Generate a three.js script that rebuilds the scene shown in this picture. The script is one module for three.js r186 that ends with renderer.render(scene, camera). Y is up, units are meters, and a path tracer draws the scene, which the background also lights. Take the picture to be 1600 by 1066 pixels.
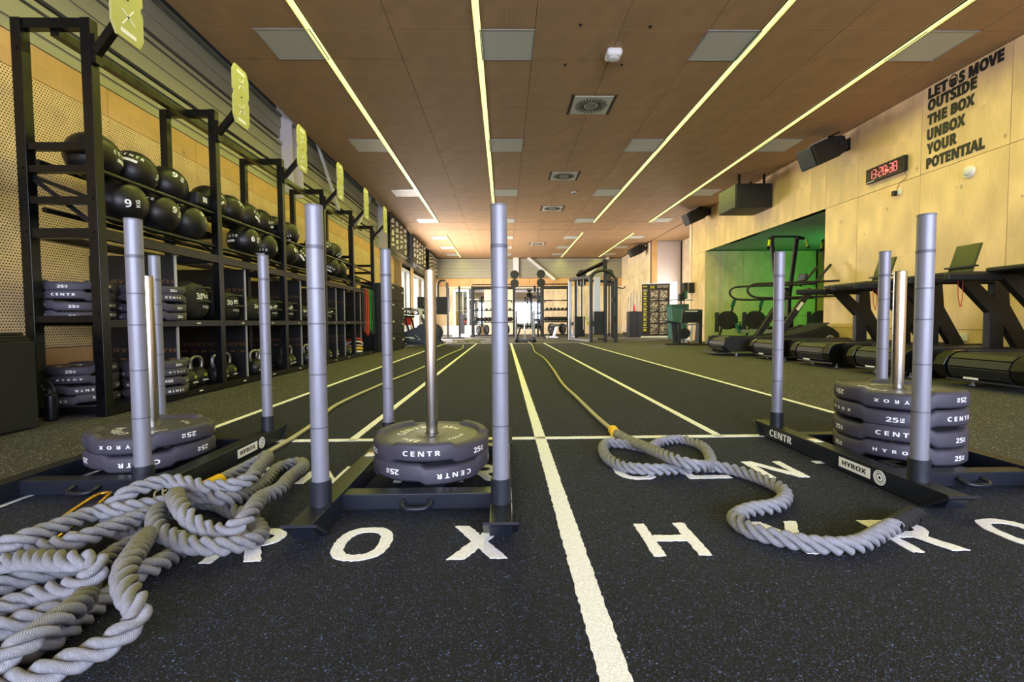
import * as THREE from 'three';
import { RoundedBoxGeometry } from 'three/addons/geometries/RoundedBoxGeometry.js';
import { mergeGeometries } from 'three/addons/utils/BufferGeometryUtils.js';
import { TextGeometry } from 'three/addons/geometries/TextGeometry.js';
import { FontLoader } from 'three/addons/loaders/FontLoader.js';
import { RectAreaLightUniformsLib } from 'three/addons/lights/RectAreaLightUniformsLib.js';

// ---------- camera, sky, light, exposure ----------
const scene = new THREE.Scene();
const camera = new THREE.PerspectiveCamera(2 * Math.atan(533 / 711) * 180 / Math.PI, 1600 / 1066, 0.05, 120);
camera.position.set(0, 0.67, 0);
camera.rotation.set(-0.041584, -0.016572, -0.00698, 'YXZ');
scene.background = new THREE.Color().setRGB(0.86, 0.94, 1.0);
scene.backgroundIntensity = 5;
const EXPOSURE = 1.0;
const LED = { color: new THREE.Color().setRGB(0.94, 0.96, 0.17), nits: 54 };
const DAY = { color: new THREE.Color().setRGB(0.68, 0.74, 1.0), rear: 14, side: 36, door: 30, far: new THREE.Color().setRGB(1.0, 0.9, 0.86) };
const GREEN = { color: new THREE.Color().setRGB(0.03, 1.0, 0.16), nits: 9 };
RectAreaLightUniformsLib.init();
function areaLight(name, w, h, color, nits, pos, target) {
  const l = new THREE.RectAreaLight(color, nits, w, h);
  l.name = name; l.position.set(...pos); l.lookAt(...target); scene.add(l); return l;
}
const CEIL = 4.15, XR = 6.38, XL = -3.78, ZB = -24.9, ZF = 4.6;
// daylight through the window wall behind the camera, the side windows and the glazed door
areaLight('rear_window_light', 8.6, 2.3, DAY.color, DAY.rear, [1.3, 1.75, ZF - 0.02], [1.3, 1.75, 0]);
areaLight('side_window_light', 1.7, 2.3, DAY.far, DAY.side, [XL + 0.06, 1.5, -17.75], [0, 1.5, -17.75]);
areaLight('side_window_light_b', 2.7, 2.3, DAY.far, DAY.side, [XL + 0.06, 1.5, -20.6], [0, 1.5, -20.6]);
areaLight('door_light', 1.0, 2.2, DAY.far, DAY.door, [7.7, 1.25, -18.4], [0, 1.25, -18.4]);

// ---------- helpers ----------
let seed = 7;
const rnd = () => { seed = (seed * 1664525 + 1013904223) >>> 0; return seed / 4294967296; };
const rr = (a, b) => a + (b - a) * rnd();
const V = (x, y, z) => new THREE.Vector3(x, y, z);
const counts = {};
const numbered = (n) => { const k = counts[n] = (counts[n] ?? -1) + 1; return k ? n + '_' + String(k).padStart(3, '0') : n; };
function uvBox(g) {                                              // uv in metres, by the dominant axis of each normal
  const p = g.attributes.position, n = g.attributes.normal, uv = new Float32Array(p.count * 2);
  for (let i = 0; i < p.count; i++) {
    const ax = Math.abs(n.getX(i)), ay = Math.abs(n.getY(i)), az = Math.abs(n.getZ(i));
    if (ay >= ax && ay >= az) { uv[2 * i] = p.getX(i); uv[2 * i + 1] = p.getZ(i); }
    else if (ax >= az) { uv[2 * i] = p.getZ(i); uv[2 * i + 1] = p.getY(i); }
    else { uv[2 * i] = p.getX(i); uv[2 * i + 1] = p.getY(i); }
  }
  g.setAttribute('uv', new THREE.BufferAttribute(uv, 2)); return g;
}
const flat = (g) => { const q = g.index ? g.toNonIndexed() : g; for (const k of Object.keys(q.attributes)) if (!['position', 'normal', 'uv'].includes(k)) q.deleteAttribute(k); q.groups.length = 0; return q; };
const mg = (list) => list.length === 1 ? list[0] : mergeGeometries(list.map(flat));
const bx = (w, h, d, x = 0, y = 0, z = 0, r = 0) => uvBox((r ? new RoundedBoxGeometry(w, h, d, 2, r) : new THREE.BoxGeometry(w, h, d)).translate(x, y, z));
function along(g, a, b) {                                        // a geometry whose length lies along y, laid from a to b
  const d = V(...b).sub(V(...a)), q = new THREE.Quaternion().setFromUnitVectors(V(0, 1, 0), d.clone().normalize());
  return g.applyQuaternion(q).translate((a[0] + b[0]) / 2, (a[1] + b[1]) / 2, (a[2] + b[2]) / 2);
}
const len = (a, b) => Math.hypot(a[0] - b[0], a[1] - b[1], a[2] - b[2]);
const rod = (a, b, r, s = 12, r2 = r) => along(new THREE.CylinderGeometry(r2, r, len(a, b), s), a, b);
const bar = (a, b, w, d = w, r = 0) => uvBox(along(r ? new RoundedBoxGeometry(w, len(a, b), d, 2, r) : new THREE.BoxGeometry(w, len(a, b), d), a, b));
const curve = (pts, closed = false, t = 0.5) => new THREE.CatmullRomCurve3(pts.map((p) => V(...p)), closed, 'catmullrom', t);
const tube = (pts, r, n = 24, s = 8, closed = false, t = 0.5) => new THREE.TubeGeometry(curve(pts, closed, t), n, r, s, closed);
const lathe = (pts, s = 32) => new THREE.LatheGeometry(pts.map((p) => new THREE.Vector2(...p)), s);
const cyl = (r, h, x, y, z, s = 24, r2 = r) => new THREE.CylinderGeometry(r2, r, h, s).translate(x, y, z);
const ball = (r, x, y, z, s = 20) => new THREE.SphereGeometry(r, s, Math.ceil(s * 0.6)).translate(x, y, z);
function extrude(pts, depth, bevel = 0, holes = []) {
  const s = new THREE.Shape(pts.map((p) => new THREE.Vector2(...p)));
  for (const h of holes) s.holes.push(new THREE.Path(h.map((p) => new THREE.Vector2(...p))));
  return uvBox(flat(new THREE.ExtrudeGeometry(s, { depth, bevelEnabled: bevel > 0, bevelSize: bevel, bevelThickness: bevel, bevelSegments: 2, curveSegments: 12 })));
}
const shade = (o) => { o.castShadow = true; o.receiveShadow = true; return o; };
const part = (parent, name, g, m, label) => { const o = shade(new THREE.Mesh(Array.isArray(g) ? mg(g) : g, m)); o.name = name; if (label) o.userData.label = label; parent.add(o); return o; };
function tag(o, label, category, group) { o.userData = { ...o.userData, label, category }; if (group) o.userData.group = group; return o; }
function thing(name, label, category, pos = [0, 0, 0], turn = 0, group) {
  const o = new THREE.Group(); o.name = numbered(name); o.position.set(...pos); o.rotation.y = turn; scene.add(o); return tag(o, label, category, group);
}
const solo = (name, g, m, label, category, group) => { const o = part(scene, numbered(name), g, m); return tag(o, label, category, group); };
function dup(root, label, pos, turn = root.rotation.y, group) {
  const o = root.clone(); o.name = numbered(root.name.replace(/_\d+$/, '')); scene.add(o);
  if (pos) o.position.set(...pos); o.rotation.y = turn; o.userData = { ...root.userData, label }; if (group) o.userData.group = group; return o;
}
const struct = (name, g, m) => { const o = part(scene, name, g, m); o.userData.kind = 'structure'; return o; };
const ORD = ['first', 'second', 'third', 'fourth', 'fifth', 'sixth', 'seventh', 'eighth', 'ninth', 'tenth', 'eleventh', 'twelfth', 'thirteenth', 'fourteenth', 'fifteenth', 'sixteenth', 'seventeenth', 'eighteenth', 'nineteenth', 'twentieth'];

// ---------- textures and materials ----------
function canvasTex(w, h, draw, repeat) {
  const c = document.createElement('canvas'); c.width = w; c.height = h; draw(c.getContext('2d'), w, h);
  const t = new THREE.CanvasTexture(c); t.colorSpace = THREE.SRGBColorSpace; t.anisotropy = 8;
  if (repeat) { t.wrapS = t.wrapT = THREE.RepeatWrapping; t.repeat.set(...repeat); }
  return t;
}
function dataTex(n, metres, f, srgb = true) {                    // f(x, y) -> [r, g, b] 0..255, tiles every `metres`
  const d = new Uint8Array(n * n * 4);
  for (let y = 0, i = 0; y < n; y++) for (let x = 0; x < n; x++, i += 4) { const c = f(x, y); d[i] = c[0]; d[i + 1] = c[1]; d[i + 2] = c[2]; d[i + 3] = 255; }
  const t = new THREE.DataTexture(d, n, n); t.wrapS = t.wrapT = THREE.RepeatWrapping; t.magFilter = THREE.LinearFilter; t.minFilter = THREE.LinearMipmapLinearFilter; t.generateMipmaps = true;
  if (srgb) t.colorSpace = THREE.SRGBColorSpace; t.repeat.set(1 / metres, 1 / metres); t.needsUpdate = true; return t;
}
function noise(n, cells) {                                       // tiling value noise, n pixels, `cells` cells
  const g = Float32Array.from({ length: cells * cells }, rnd);
  return (x, y) => {
    const u = x / n * cells, v = y / n * cells, i = Math.floor(u), j = Math.floor(v), s = u - i, t = v - j, k = s * s * (3 - 2 * s), l = t * t * (3 - 2 * t), a = (p, q) => g[((q % cells) + cells) % cells * cells + ((p % cells) + cells) % cells];
    return (a(i, j) * (1 - k) + a(i + 1, j) * k) * (1 - l) + (a(i, j + 1) * (1 - k) + a(i + 1, j + 1) * k) * l;
  };
}
const clamp = (v) => Math.max(0, Math.min(255, v));
const rgb = (c, k) => [clamp(c[0] * k), clamp(c[1] * k), clamp(c[2] * k)];
const std = (o) => new THREE.MeshStandardMaterial(o);
const hex = (h, roughness = 0.6, metalness = 0, more = {}) => std({ color: h, roughness, metalness, ...more });

function birch(base, strong = 1) {                               // rotary cut birch: cloudy blotches, fine vertical grain, small knots
  const n = 1024, a = noise(n, 5), b = noise(n, 17), c = noise(n, 220), knots = Array.from({ length: 9 }, () => [rnd() * n, rnd() * n, rr(4, 10)]);
  const col = Float32Array.from({ length: n }, () => rr(-1, 1));
  return dataTex(n, 2.4, (x, y) => {
    let k = 1 + strong * ((a(x, y) - 0.5) * 0.12 + (b(x, y * 0.5) - 0.5) * 0.10 + (c(x, y * 0.12) - 0.5) * 0.045 + col[x] * 0.004);
    for (const [u, v, r] of knots) { const d = Math.hypot(x - u, (y - v) * 0.6) / r; if (d < 1.6) k *= 1 - 0.35 * Math.exp(-d * d * 2); }
    return rgb(base, k);
  });
}
const T = {};
T.birch = birch([222, 190, 142]);
T.pale = birch([226, 206, 176]);
T.orange = birch([204, 160, 104], 0.8);
{ const n = 512, a = noise(n, 6), b = noise(n, 128), g = 512 / 34;   // perforated acoustic ply: staggered 9 mm holes every 22 mm, 34 rows per 0.748 m
  T.perf = dataTex(n, 0.748, (x, y) => {
    const row = Math.floor(y / g), u = (x / g + (row & 1 ? 0.5 : 0)) % 1 - 0.5, v = (y / g) % 1 - 0.5, d = Math.hypot(u, v);
    const k = 1 + (a(x, y) - 0.5) * 0.1 + (b(x, y * 0.2) - 0.5) * 0.1;
    return rgb([228, 196, 138], d < 0.22 ? 0.12 : d < 0.28 ? k * 0.6 : k);
  });
  const g2 = 512 / 64;
  T.ceil = dataTex(n, 0.96, (x, y) => { const u = (x / g2) % 1 - 0.5, v = (y / g2) % 1 - 0.5, k = 1 + (a(x, y) - 0.5) * 0.08; return rgb([174, 139, 98], Math.hypot(u, v) < 0.2 ? 0.45 : k); });
}
{ const n = 1024, a = noise(n, 7), b = noise(n, 512);               // black rubber with pale flecks
  const m = new Float32Array(n * n).fill(1);
  for (let i = 0; i < 26000; i++) { const x = Math.floor(rnd() * n), y = Math.floor(rnd() * n), s = rnd(), k = rr(2.0, 6.0), w = s < 0.5 ? 1 : s < 0.85 ? 2 : 3; for (let p = 0; p < w; p++) for (let q = 0; q < w; q++) m[((y + q) % n) * n + (x + p) % n] = k * rr(0.7, 1.1); }
  T.rubber = dataTex(n, 1.6, (x, y) => rgb([40, 39, 36], (0.85 + b(x, y) * 0.4 + (a(x, y) - 0.5) * 0.15) * m[y * n + x]));
  const c = noise(n, 9), e = noise(n, 340), f = noise(n, 700);
  T.turf = dataTex(n, 0.9, (x, y) => { const v = e(x, y) * 0.5 + f(x, y) * 0.6; return rgb([9, 11, 16.5], 0.14 + Math.pow(v, 5.5) * 17 + (c(x, y) - 0.5) * 0.12); });
  T.turfBump = dataTex(n, 0.9, (x, y) => { const v = 255 * (e(x, y) * 0.5 + f(x, y) * 0.5); return [v, v, v]; }, false);
  const h = noise(n, 400);
  T.fuzz = dataTex(n, 0.6, (x, y) => rgb([246, 246, 244], 0.82 + h(x, y) * 0.25));
  const s1 = noise(n, 250), s2 = noise(n, 12);
  T.steelNoise = dataTex(n, 0.5, (x, y) => { const v = 120 + s1(x, y) * 50 + s2(x, y) * 40; return [v, v, v]; }, false);
}
const M = {
  steel: hex(0x0a0b0d, 0.5, 0.3, { roughnessMap: T.steelNoise }), black: hex(0x0d0d0e, 0.55), rubber: hex(0x1a1a1c, 0.72), soft: hex(0x0e0e10, 0.62), gloss: hex(0x0c0c0d, 0.25),
  sled: hex(0x20242e, 0.36, 0.3), sleeve: hex(0x22252e, 0.45, 0.2),
  post: hex(0x7e7f89, 0.42, 0.25), postTop: hex(0x66666a, 0.6), seam: hex(0x5c5d64, 0.5, 0.2),
  chrome: hex(0xcfcac2, 0.2, 1), metal: hex(0x9a9a9c, 0.35, 0.8), white: hex(0xe8e8e4, 0.6), offwhite: hex(0xd8d6cf, 0.7), grey: hex(0x77787a, 0.6), brass: hex(0xc79a45, 0.3, 0.9),
  plate: hex(0x3c3a46, 0.62), print: hex(0xeeeeec, 0.6), frame: hex(0x303034, 0.45, 0.4), silver: hex(0xb0b2b6, 0.35, 0.5),
  birch: std({ map: T.birch, roughness: 0.55 }), pale: std({ map: T.pale, roughness: 0.6 }), orange: std({ map: T.orange, roughness: 0.6 }), perf: std({ map: T.perf, roughness: 0.7 }), ceil: std({ map: T.ceil, roughness: 0.75 }),
  dark: hex(0x1c1814, 0.9), cladding: hex(0x97937c, 0.45, 0.1), concrete: hex(0x8c8780, 0.9), plaster: hex(0xd9d4cc, 0.9), lilac: hex(0xc9c0bc, 0.85), timber: std({ map: T.orange, roughness: 0.6 }),
  floor: std({ map: T.rubber, roughness: 0.85, bumpMap: T.steelNoise, bumpScale: 0.001 }), turf: std({ map: T.turf, roughness: 0.95, bumpMap: T.turfBump, bumpScale: 0.006 }), fuzz: std({ map: T.fuzz, roughness: 0.95 }),
  glass: new THREE.MeshPhysicalMaterial({ color: 0xffffff, roughness: 0.02, transmission: 1, thickness: 0, ior: 1.45 }), mirror: hex(0xe6ebe8, 0.03, 1),
  diffuser: hex(0xb9bcae, 0.5), target: hex(0xb4b36e, 0.6), yellow: hex(0xe6b800, 0.6), lime: hex(0xb9c400, 0.5), green: hex(0x1d7a4a, 0.5), teal: hex(0x2f6257, 0.6), navy: hex(0x262c3c, 0.45), soffit: hex(0x9aa49c, 0.8), red: hex(0xc02a20, 0.5),
};
const font = await new FontLoader().loadAsync('fonts/droid/droid_sans_bold.typeface.json');
const serif = await new FontLoader().loadAsync('fonts/droid/droid_serif_bold.typeface.json');
function words(text, size, depth = 0.002, width = 0, f = font, bold = 0) {   // lettering on z = 0, centred, of a given width
  const g = new TextGeometry(text, { font: f, size, depth, curveSegments: 5, bevelEnabled: bold > 0, bevelSize: bold, bevelThickness: 0.0005, bevelSegments: 1 }); g.computeBoundingBox();
  const b = g.boundingBox, w = b.max.x - b.min.x; g.translate(-(b.max.x + b.min.x) / 2, 0, 0); if (width) g.scale(width / w, 1, 1); return flat(g);
}
function textTex(w, h, bg, items) {                                // items: [text, x, y, px, colour, turn, squeeze]
  return canvasTex(w, h, (c) => {
    c.fillStyle = bg; c.fillRect(0, 0, w, h); c.textAlign = 'center'; c.textBaseline = 'middle';
    for (const [s, x, y, px, col = '#eee', turn = 0, sq = 1] of items) { c.save(); c.translate(x, y); c.rotate(turn); c.scale(sq, 1); c.fillStyle = col; c.font = `bold ${px}px sans-serif`; c.fillText(s, 0, 0); c.restore(); }
  });
}

// ---------- the room ----------
const floor = struct('floor', bx(24, 0.2, 34, 2.5, -0.1, -11), M.floor);
{ // turf lanes with white lines and lettering
  const turf = struct('turf', bx(4.16, 0.012, 18.4, 0.25, 0.003, -5.0), M.turf);
  // a flat white inlay with a slightly frayed edge
  const fray = (pts, step = 0.012, j = 0.0022) => {
    const out = [];
    pts.forEach((p, i) => { const q = pts[(i + 1) % pts.length], l = Math.hypot(q[0] - p[0], q[1] - p[1]), n = Math.max(1, Math.round(l / step)); for (let k = 0; k < n; k++) out.push([p[0] + (q[0] - p[0]) * k / n + rr(-j, j), p[1] + (q[1] - p[1]) * k / n + rr(-j, j)]); });
    return out;
  };
  const inlay = (polys) => mg(polys.map(({ pts, holes = [] }, i) => extrude(fray(pts), 0.002, 0, holes.map((h) => fray(h))).rotateX(-Math.PI / 2).translate(0, 0.009 + i * 0.0007, 0)));
  const poly = (...pts) => ({ pts }), box = (x0, y0, x1, y1) => poly([x0, y0], [x1, y0], [x1, y1], [x0, y1]);
  for (const [x, w, z0, z1] of [[-1.86, 0.045, 3.6, -14.2], [-0.865, 0.045, -2.54, -14.2], [0.2, 0.06, 3.6, -14.2], [1.225, 0.045, -2.54, -14.2], [2.34, 0.045, 3.6, -14.2]])
    part(turf, 'lane_line', inlay([{ pts: [[x - w / 2, -z0], [x + w / 2, -z0], [x + w / 2, -z1], [x - w / 2, -z1]] }]), M.fuzz);
  part(turf, 'cross_line', inlay([box(-1.84, 2.535, 2.32, 2.585)]), M.fuzz);
  const t = 0.036;
  const ring = (w, h, a0, a1, n = 40, p = 2.5) => {                // superellipse ring or arc
    const at = (a, k) => { const c = Math.cos(a), s = Math.sin(a), e = 2 / p; return [w / 2 + (w / 2 - k) * Math.sign(c) * Math.abs(c) ** e, h / 2 + (h / 2 - k * 0.9) * Math.sign(s) * Math.abs(s) ** e]; };
    const o = [], q = []; for (let i = 0; i <= n; i++) { const a = a0 + (a1 - a0) * i / n; o.push(at(a, 0)); q.push(at(a, t)); }
    return a1 - a0 > 6.2 ? { pts: o.slice(0, -1), holes: [q.slice(0, -1).reverse()] } : { pts: [...o, ...q.reverse()] };
  };
  const LET = {
    H: (w, h) => [box(0, 0, t, h), box(w - t, 0, w, h), box(t, h / 2 - t / 2, w - t, h / 2 + t / 2)],
    Y: (w, h) => [box(w / 2 - t / 2, 0, w / 2 + t / 2, h * 0.5), poly([0, h], [t * 1.2, h], [w / 2 + t / 2, h * 0.45], [w / 2 - t / 2, h * 0.45]), poly([w, h], [w - t * 1.2, h], [w / 2 - t / 2, h * 0.45], [w / 2 + t / 2, h * 0.45])],
    R: (w, h) => [box(0, 0, t, h), box(t, h - t, w * 0.6, h), box(t, h * 0.42, w * 0.6, h * 0.42 + t), { pts: Array.from({ length: 13 }, (_, i) => { const a = Math.PI / 2 - Math.PI * i / 12; return [w * 0.6 + Math.cos(a) * w * 0.4, h * 0.71 + Math.sin(a) * h * 0.29]; }).concat(Array.from({ length: 13 }, (_, i) => { const a = -Math.PI / 2 + Math.PI * i / 12; return [w * 0.6 + Math.cos(a) * (w * 0.4 - t), h * 0.71 + Math.sin(a) * (h * 0.29 - t)]; })) }, poly([w * 0.45, h * 0.44], [w * 0.45 + t * 1.3, h * 0.44], [w, 0], [w - t * 1.35, 0])],
    O: (w, h) => [ring(w, h, 0, Math.PI * 2)],
    X: (w, h) => [poly([0, 0], [t * 1.35, 0], [w, h], [w - t * 1.35, h]), poly([w - t * 1.35, 0], [w, 0], [t * 1.35, h], [0, h])],
    C: (w, h) => [ring(w, h, 0.7, Math.PI * 2 - 0.7)],
    E: (w, h) => [box(0, 0, t, h), box(t, 0, w, t), box(t, h - t, w, h), box(t, h / 2 - t / 2, w * 0.9, h / 2 + t / 2)],
    N: (w, h) => [box(0, 0, t, h), box(w - t, 0, w, h), poly([0, h], [t * 1.3, h], [w, 0], [w - t * 1.3, 0])],
    T: (w, h) => [box(w / 2 - t / 2, 0, w / 2 + t / 2, h - t), box(0, h - t, w, h)],
  };
  const write = (text, xs, z, w, h) => [...text].forEach((c, i) => part(turf, 'letter', inlay(LET[c](w, h).map(({ pts, holes = [] }) => ({ pts: pts.map(([a, b]) => [a + xs[i] - w / 2, b - z]), holes: holes.map((q) => q.map(([a, b]) => [a + xs[i] - w / 2, b - z])) }))), M.fuzz, 'white turf letter ' + c));
  write('HYROX', [-1.45, -1.11, -0.765, -0.43, -0.08], -1.245, 0.17, 0.205);
  write('HYROX', [0.497, 0.87, 1.235, 1.585, 1.94], -1.245, 0.165, 0.205);
  write('CENTR', [-1.45, -1.12, -0.78, -0.45, -0.12], -1.865, 0.18, 0.215);
  write('CENTR', [0.57, 0.86, 1.19, 1.52, 1.84], -1.865, 0.18, 0.215);
  part(turf, 'cross_line', inlay([box(-1.84, 14.18, 2.32, 14.24)]), M.fuzz);
}
// ceiling: a slab, brown perforated boards hung under it, roof over the side void
const ceiling = struct('ceiling', bx(XR + 3.62 + 1.7, 0.12, 29.6, (XR - 3.62 + 1.7) / 2, CEIL + 0.085, (ZF + ZB) / 2), M.dark);
{
  const xs = [-3.62, -1.31, 0.39, 1.42, 2.48, 4.1, 5.78, XR], zs = [4.6, 2.6, 0.95, -0.95, -2.3, -3.55, -4.3, -5.56, -6.18, -7.5, -8.8, -9.45, -10.75, -12.1, -12.7, -14.2, -15.55, -16.0, -17.28, -18.5, -19.6, -21.0, -22.6, -24.0, ZB];
  const cache = {};
  for (let j = 0; j < zs.length - 1; j++) for (let i = 0; i < xs.length - 1; i++) {
    const w = xs[i + 1] - xs[i] - 0.006, d = zs[j] - zs[j + 1] - (Math.abs(zs[j + 1] + 17.28) < 0.01 || Math.abs(zs[j] + 17.28) < 0.01 ? 0.03 : 0.006), k = w.toFixed(3) + d.toFixed(3);
    const o = part(ceiling, 'board', cache[k] ??= bx(w, 0.02, d), M.ceil); o.position.set((xs[i] + xs[i + 1]) / 2, CEIL + 0.01 + ((i * 7 + j * 3) % 5) * 0.0006, (zs[j] + zs[j + 1]) / 2);
  }
  part(ceiling, 'board', bx(1.6, 0.02, 4.4, XR + 0.85, CEIL + 0.01, -17.6), M.ceil);
}
struct('roof', bx(2.2, 0.15, 30, -3.6, 4.62, -10.2), M.dark);
// right wall: ply boards on a dark backing, opening to the side room
const wallRight = struct('wall_right', mg([bx(0.2, CEIL + 0.1, 13.6, XR + 0.12, CEIL / 2, -2.2), bx(0.2, CEIL - 2.9, 5.45, XR + 0.12, (CEIL + 2.9) / 2, -11.7), bx(0.2, CEIL, 1.0, XR + 0.12, CEIL / 2, -14.93)]), M.dark);
{
  const zs = [4.6, 4.24, 2.99, 1.74, 0.5, -0.75, -2.0, -3.24, -4.49, -5.72, -6.95, -8.19, -9.0, -9.44, -10.6, -11.9, -13.15, -14.42, -15.42], ys = [0.004, 0.52, 2.87, CEIL];
  const cache = {};
  for (let j = 0; j < zs.length - 1; j++) for (let i = 0; i < 3; i++) {
    const zm = (zs[j] + zs[j + 1]) / 2; if (i < 2 && zm < -9.0 && zm > -14.42) continue;
    const d = zs[j] - zs[j + 1] - 0.008, h = ys[i + 1] - ys[i] - 0.008, k = d.toFixed(3) + h.toFixed(3), o = part(wallRight, 'board', cache[k] ??= bx(0.018, h, d), M.birch); o.position.set(XR + 0.009 + ((i + j * 3) % 4) * 0.0008, (ys[i] + ys[i + 1]) / 2, zm);
    if (Math.abs(zs[j] + 9.0) < 0.01 && i === 2) o.position.x = XR + 0.01;
  }
  part(wallRight, 'board', [bx(0.22, 2.87, 0.018, XR + 0.11, 1.435, -9.0), bx(0.22, 2.87, 0.018, XR + 0.11, 1.435, -14.42)], M.birch);
  part(wallRight, 'board', bx(0.24, CEIL, 0.018, XR + 0.12, CEIL / 2, -15.43), M.birch);
}
// the side room behind the opening
const wallNiche = struct('wall_niche', mg([bx(3.6, 3.1, 0.15, 8.3, 1.5, -14.52), bx(0.15, 3.1, 5.7, 10.05, 1.5, -11.7), bx(3.4, 3.1, 0.15, 8.3, 1.5, -8.9)]), M.dark);
{
  const xs = [6.48, 7.6, 8.75, 9.95];
  for (let i = 0; i < 3; i++) for (const [y0, y1] of [[0.004, 0.8], [0.8, 2.88]]) part(wallNiche, 'board', bx(xs[i + 1] - xs[i] - 0.008, y1 - y0 - 0.008, 0.018, (xs[i] + xs[i + 1]) / 2, (y0 + y1) / 2, -14.43), M.birch);
  for (let i = 0; i < 4; i++) part(wallNiche, 'board', bx(0.018, 2.86, 1.32, 9.965, 1.44, -13.7 + i * 1.34), M.birch);
  for (const x of [6.78, 6.93]) part(wallNiche, 'conduit', rod([x, 0.75, -14.4], [x, 2.88, -14.4], 0.012), M.offwhite);
}
struct('ceiling_niche', bx(3.7, 0.12, 5.6, 8.25, 2.96, -11.7), M.soffit);
{ const t = thing('green_light_tube', 'green light tube upright on the far wall of the side room', 'light', [9.9, 1.5, -11.6]);
  part(t, 'housing', bx(0.05, 2.3, 0.07), M.grey); part(t, 'tube', bx(0.02, 2.2, 0.05, -0.035, 0, 0), std({ color: 0x0, emissive: GREEN.color, emissiveIntensity: 2 }));
  areaLight('green_tube_light', 0.06, 2.2, GREEN.color, GREEN.nits * 12, [9.84, 1.5, -11.6], [7.6, 1.5, -13.6]);
}
// recess with the glazed door past the end of the right wall
struct('wall_recess', mg([bx(1.5, CEIL, 0.15, 7.1, CEIL / 2, -15.5), bx(0.2, CEIL, 2.0, 7.88, CEIL / 2, -16.5), bx(0.2, CEIL, 0.9, 7.88, CEIL / 2, -19.5), bx(0.2, CEIL - 2.5, 1.55, 7.88, (CEIL + 2.5) / 2, -18.28)]), M.pale);
const endWall = struct('wall_end', bx(1.28, CEIL, 0.15, 7.28, CEIL / 2, -19.95), M.lilac);
part(endWall, 'seam', bx(0.05, CEIL, 0.02, 7.75, CEIL / 2, -19.87), M.dark);
struct('trim_1', bx(0.2, CEIL, 0.25, 6.56, CEIL / 2, -19.9), M.timber);
const wallFar = struct('wall_right_far', bx(0.2, CEIL, 5.0, 6.56, CEIL / 2, -22.45), M.dark);
for (let j = 0; j < 4; j++) for (const [y0, y1] of [[0, 2.9], [2.9, CEIL]]) part(wallFar, 'board', bx(0.018, y1 - y0 - 0.008, 1.23, 6.45, (y0 + y1) / 2, -20.66 - j * 1.24), M.pale);
{ const d = struct('door_1', mg([bx(0.08, 2.5, 0.07, 7.82, 1.25, -17.55), bx(0.08, 2.5, 0.07, 7.82, 1.25, -19.0), bx(0.08, 0.09, 1.5, 7.82, 2.46, -18.28)]), M.timber);
  part(d, 'leaf_frame', [bx(0.05, 2.35, 0.12, 7.82, 1.2, -17.66), bx(0.05, 2.35, 0.12, 7.82, 1.2, -18.9), bx(0.05, 0.14, 1.2, 7.82, 2.33, -18.28), bx(0.05, 0.3, 1.2, 7.82, 0.16, -18.28), bx(0.05, 0.1, 1.2, 7.82, 1.05, -18.28)], M.offwhite);
  part(d, 'pane', bx(0.012, 2.1, 1.14, 7.83, 1.25, -18.28), M.glass);
  part(d, 'handle', rod([7.76, 1.05, -17.72], [7.76, 1.05, -17.86], 0.012), M.metal);
}
{ const e = thing('exit_sign', 'small lit green and white exit sign high on wall above door', 'sign', [7.74, 2.98, -17.9], -Math.PI / 2);
  part(e, 'housing', bx(0.36, 0.2, 0.04), M.white);
  part(e, 'face', new THREE.PlaneGeometry(0.34, 0.18).translate(0, 0, 0.022), std({ color: 0x000000, emissive: 0xffffff, emissiveIntensity: 0.8, emissiveMap: canvasTex(128, 64, (c) => { c.fillStyle = '#5fc7c0'; c.fillRect(0, 0, 128, 64); c.fillStyle = '#fff'; c.fillRect(66, 6, 54, 52); c.beginPath(); c.arc(38, 14, 7, 0, 7); c.fill(); c.fillRect(32, 22, 12, 20); c.fillRect(24, 40, 12, 6); c.fillRect(40, 40, 6, 16); c.fillStyle = '#2a9d8f'; c.beginPath(); c.moveTo(76, 32); c.lineTo(96, 16); c.lineTo(96, 48); c.fill(); c.fillRect(96, 27, 18, 10); }) }));
}
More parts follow.
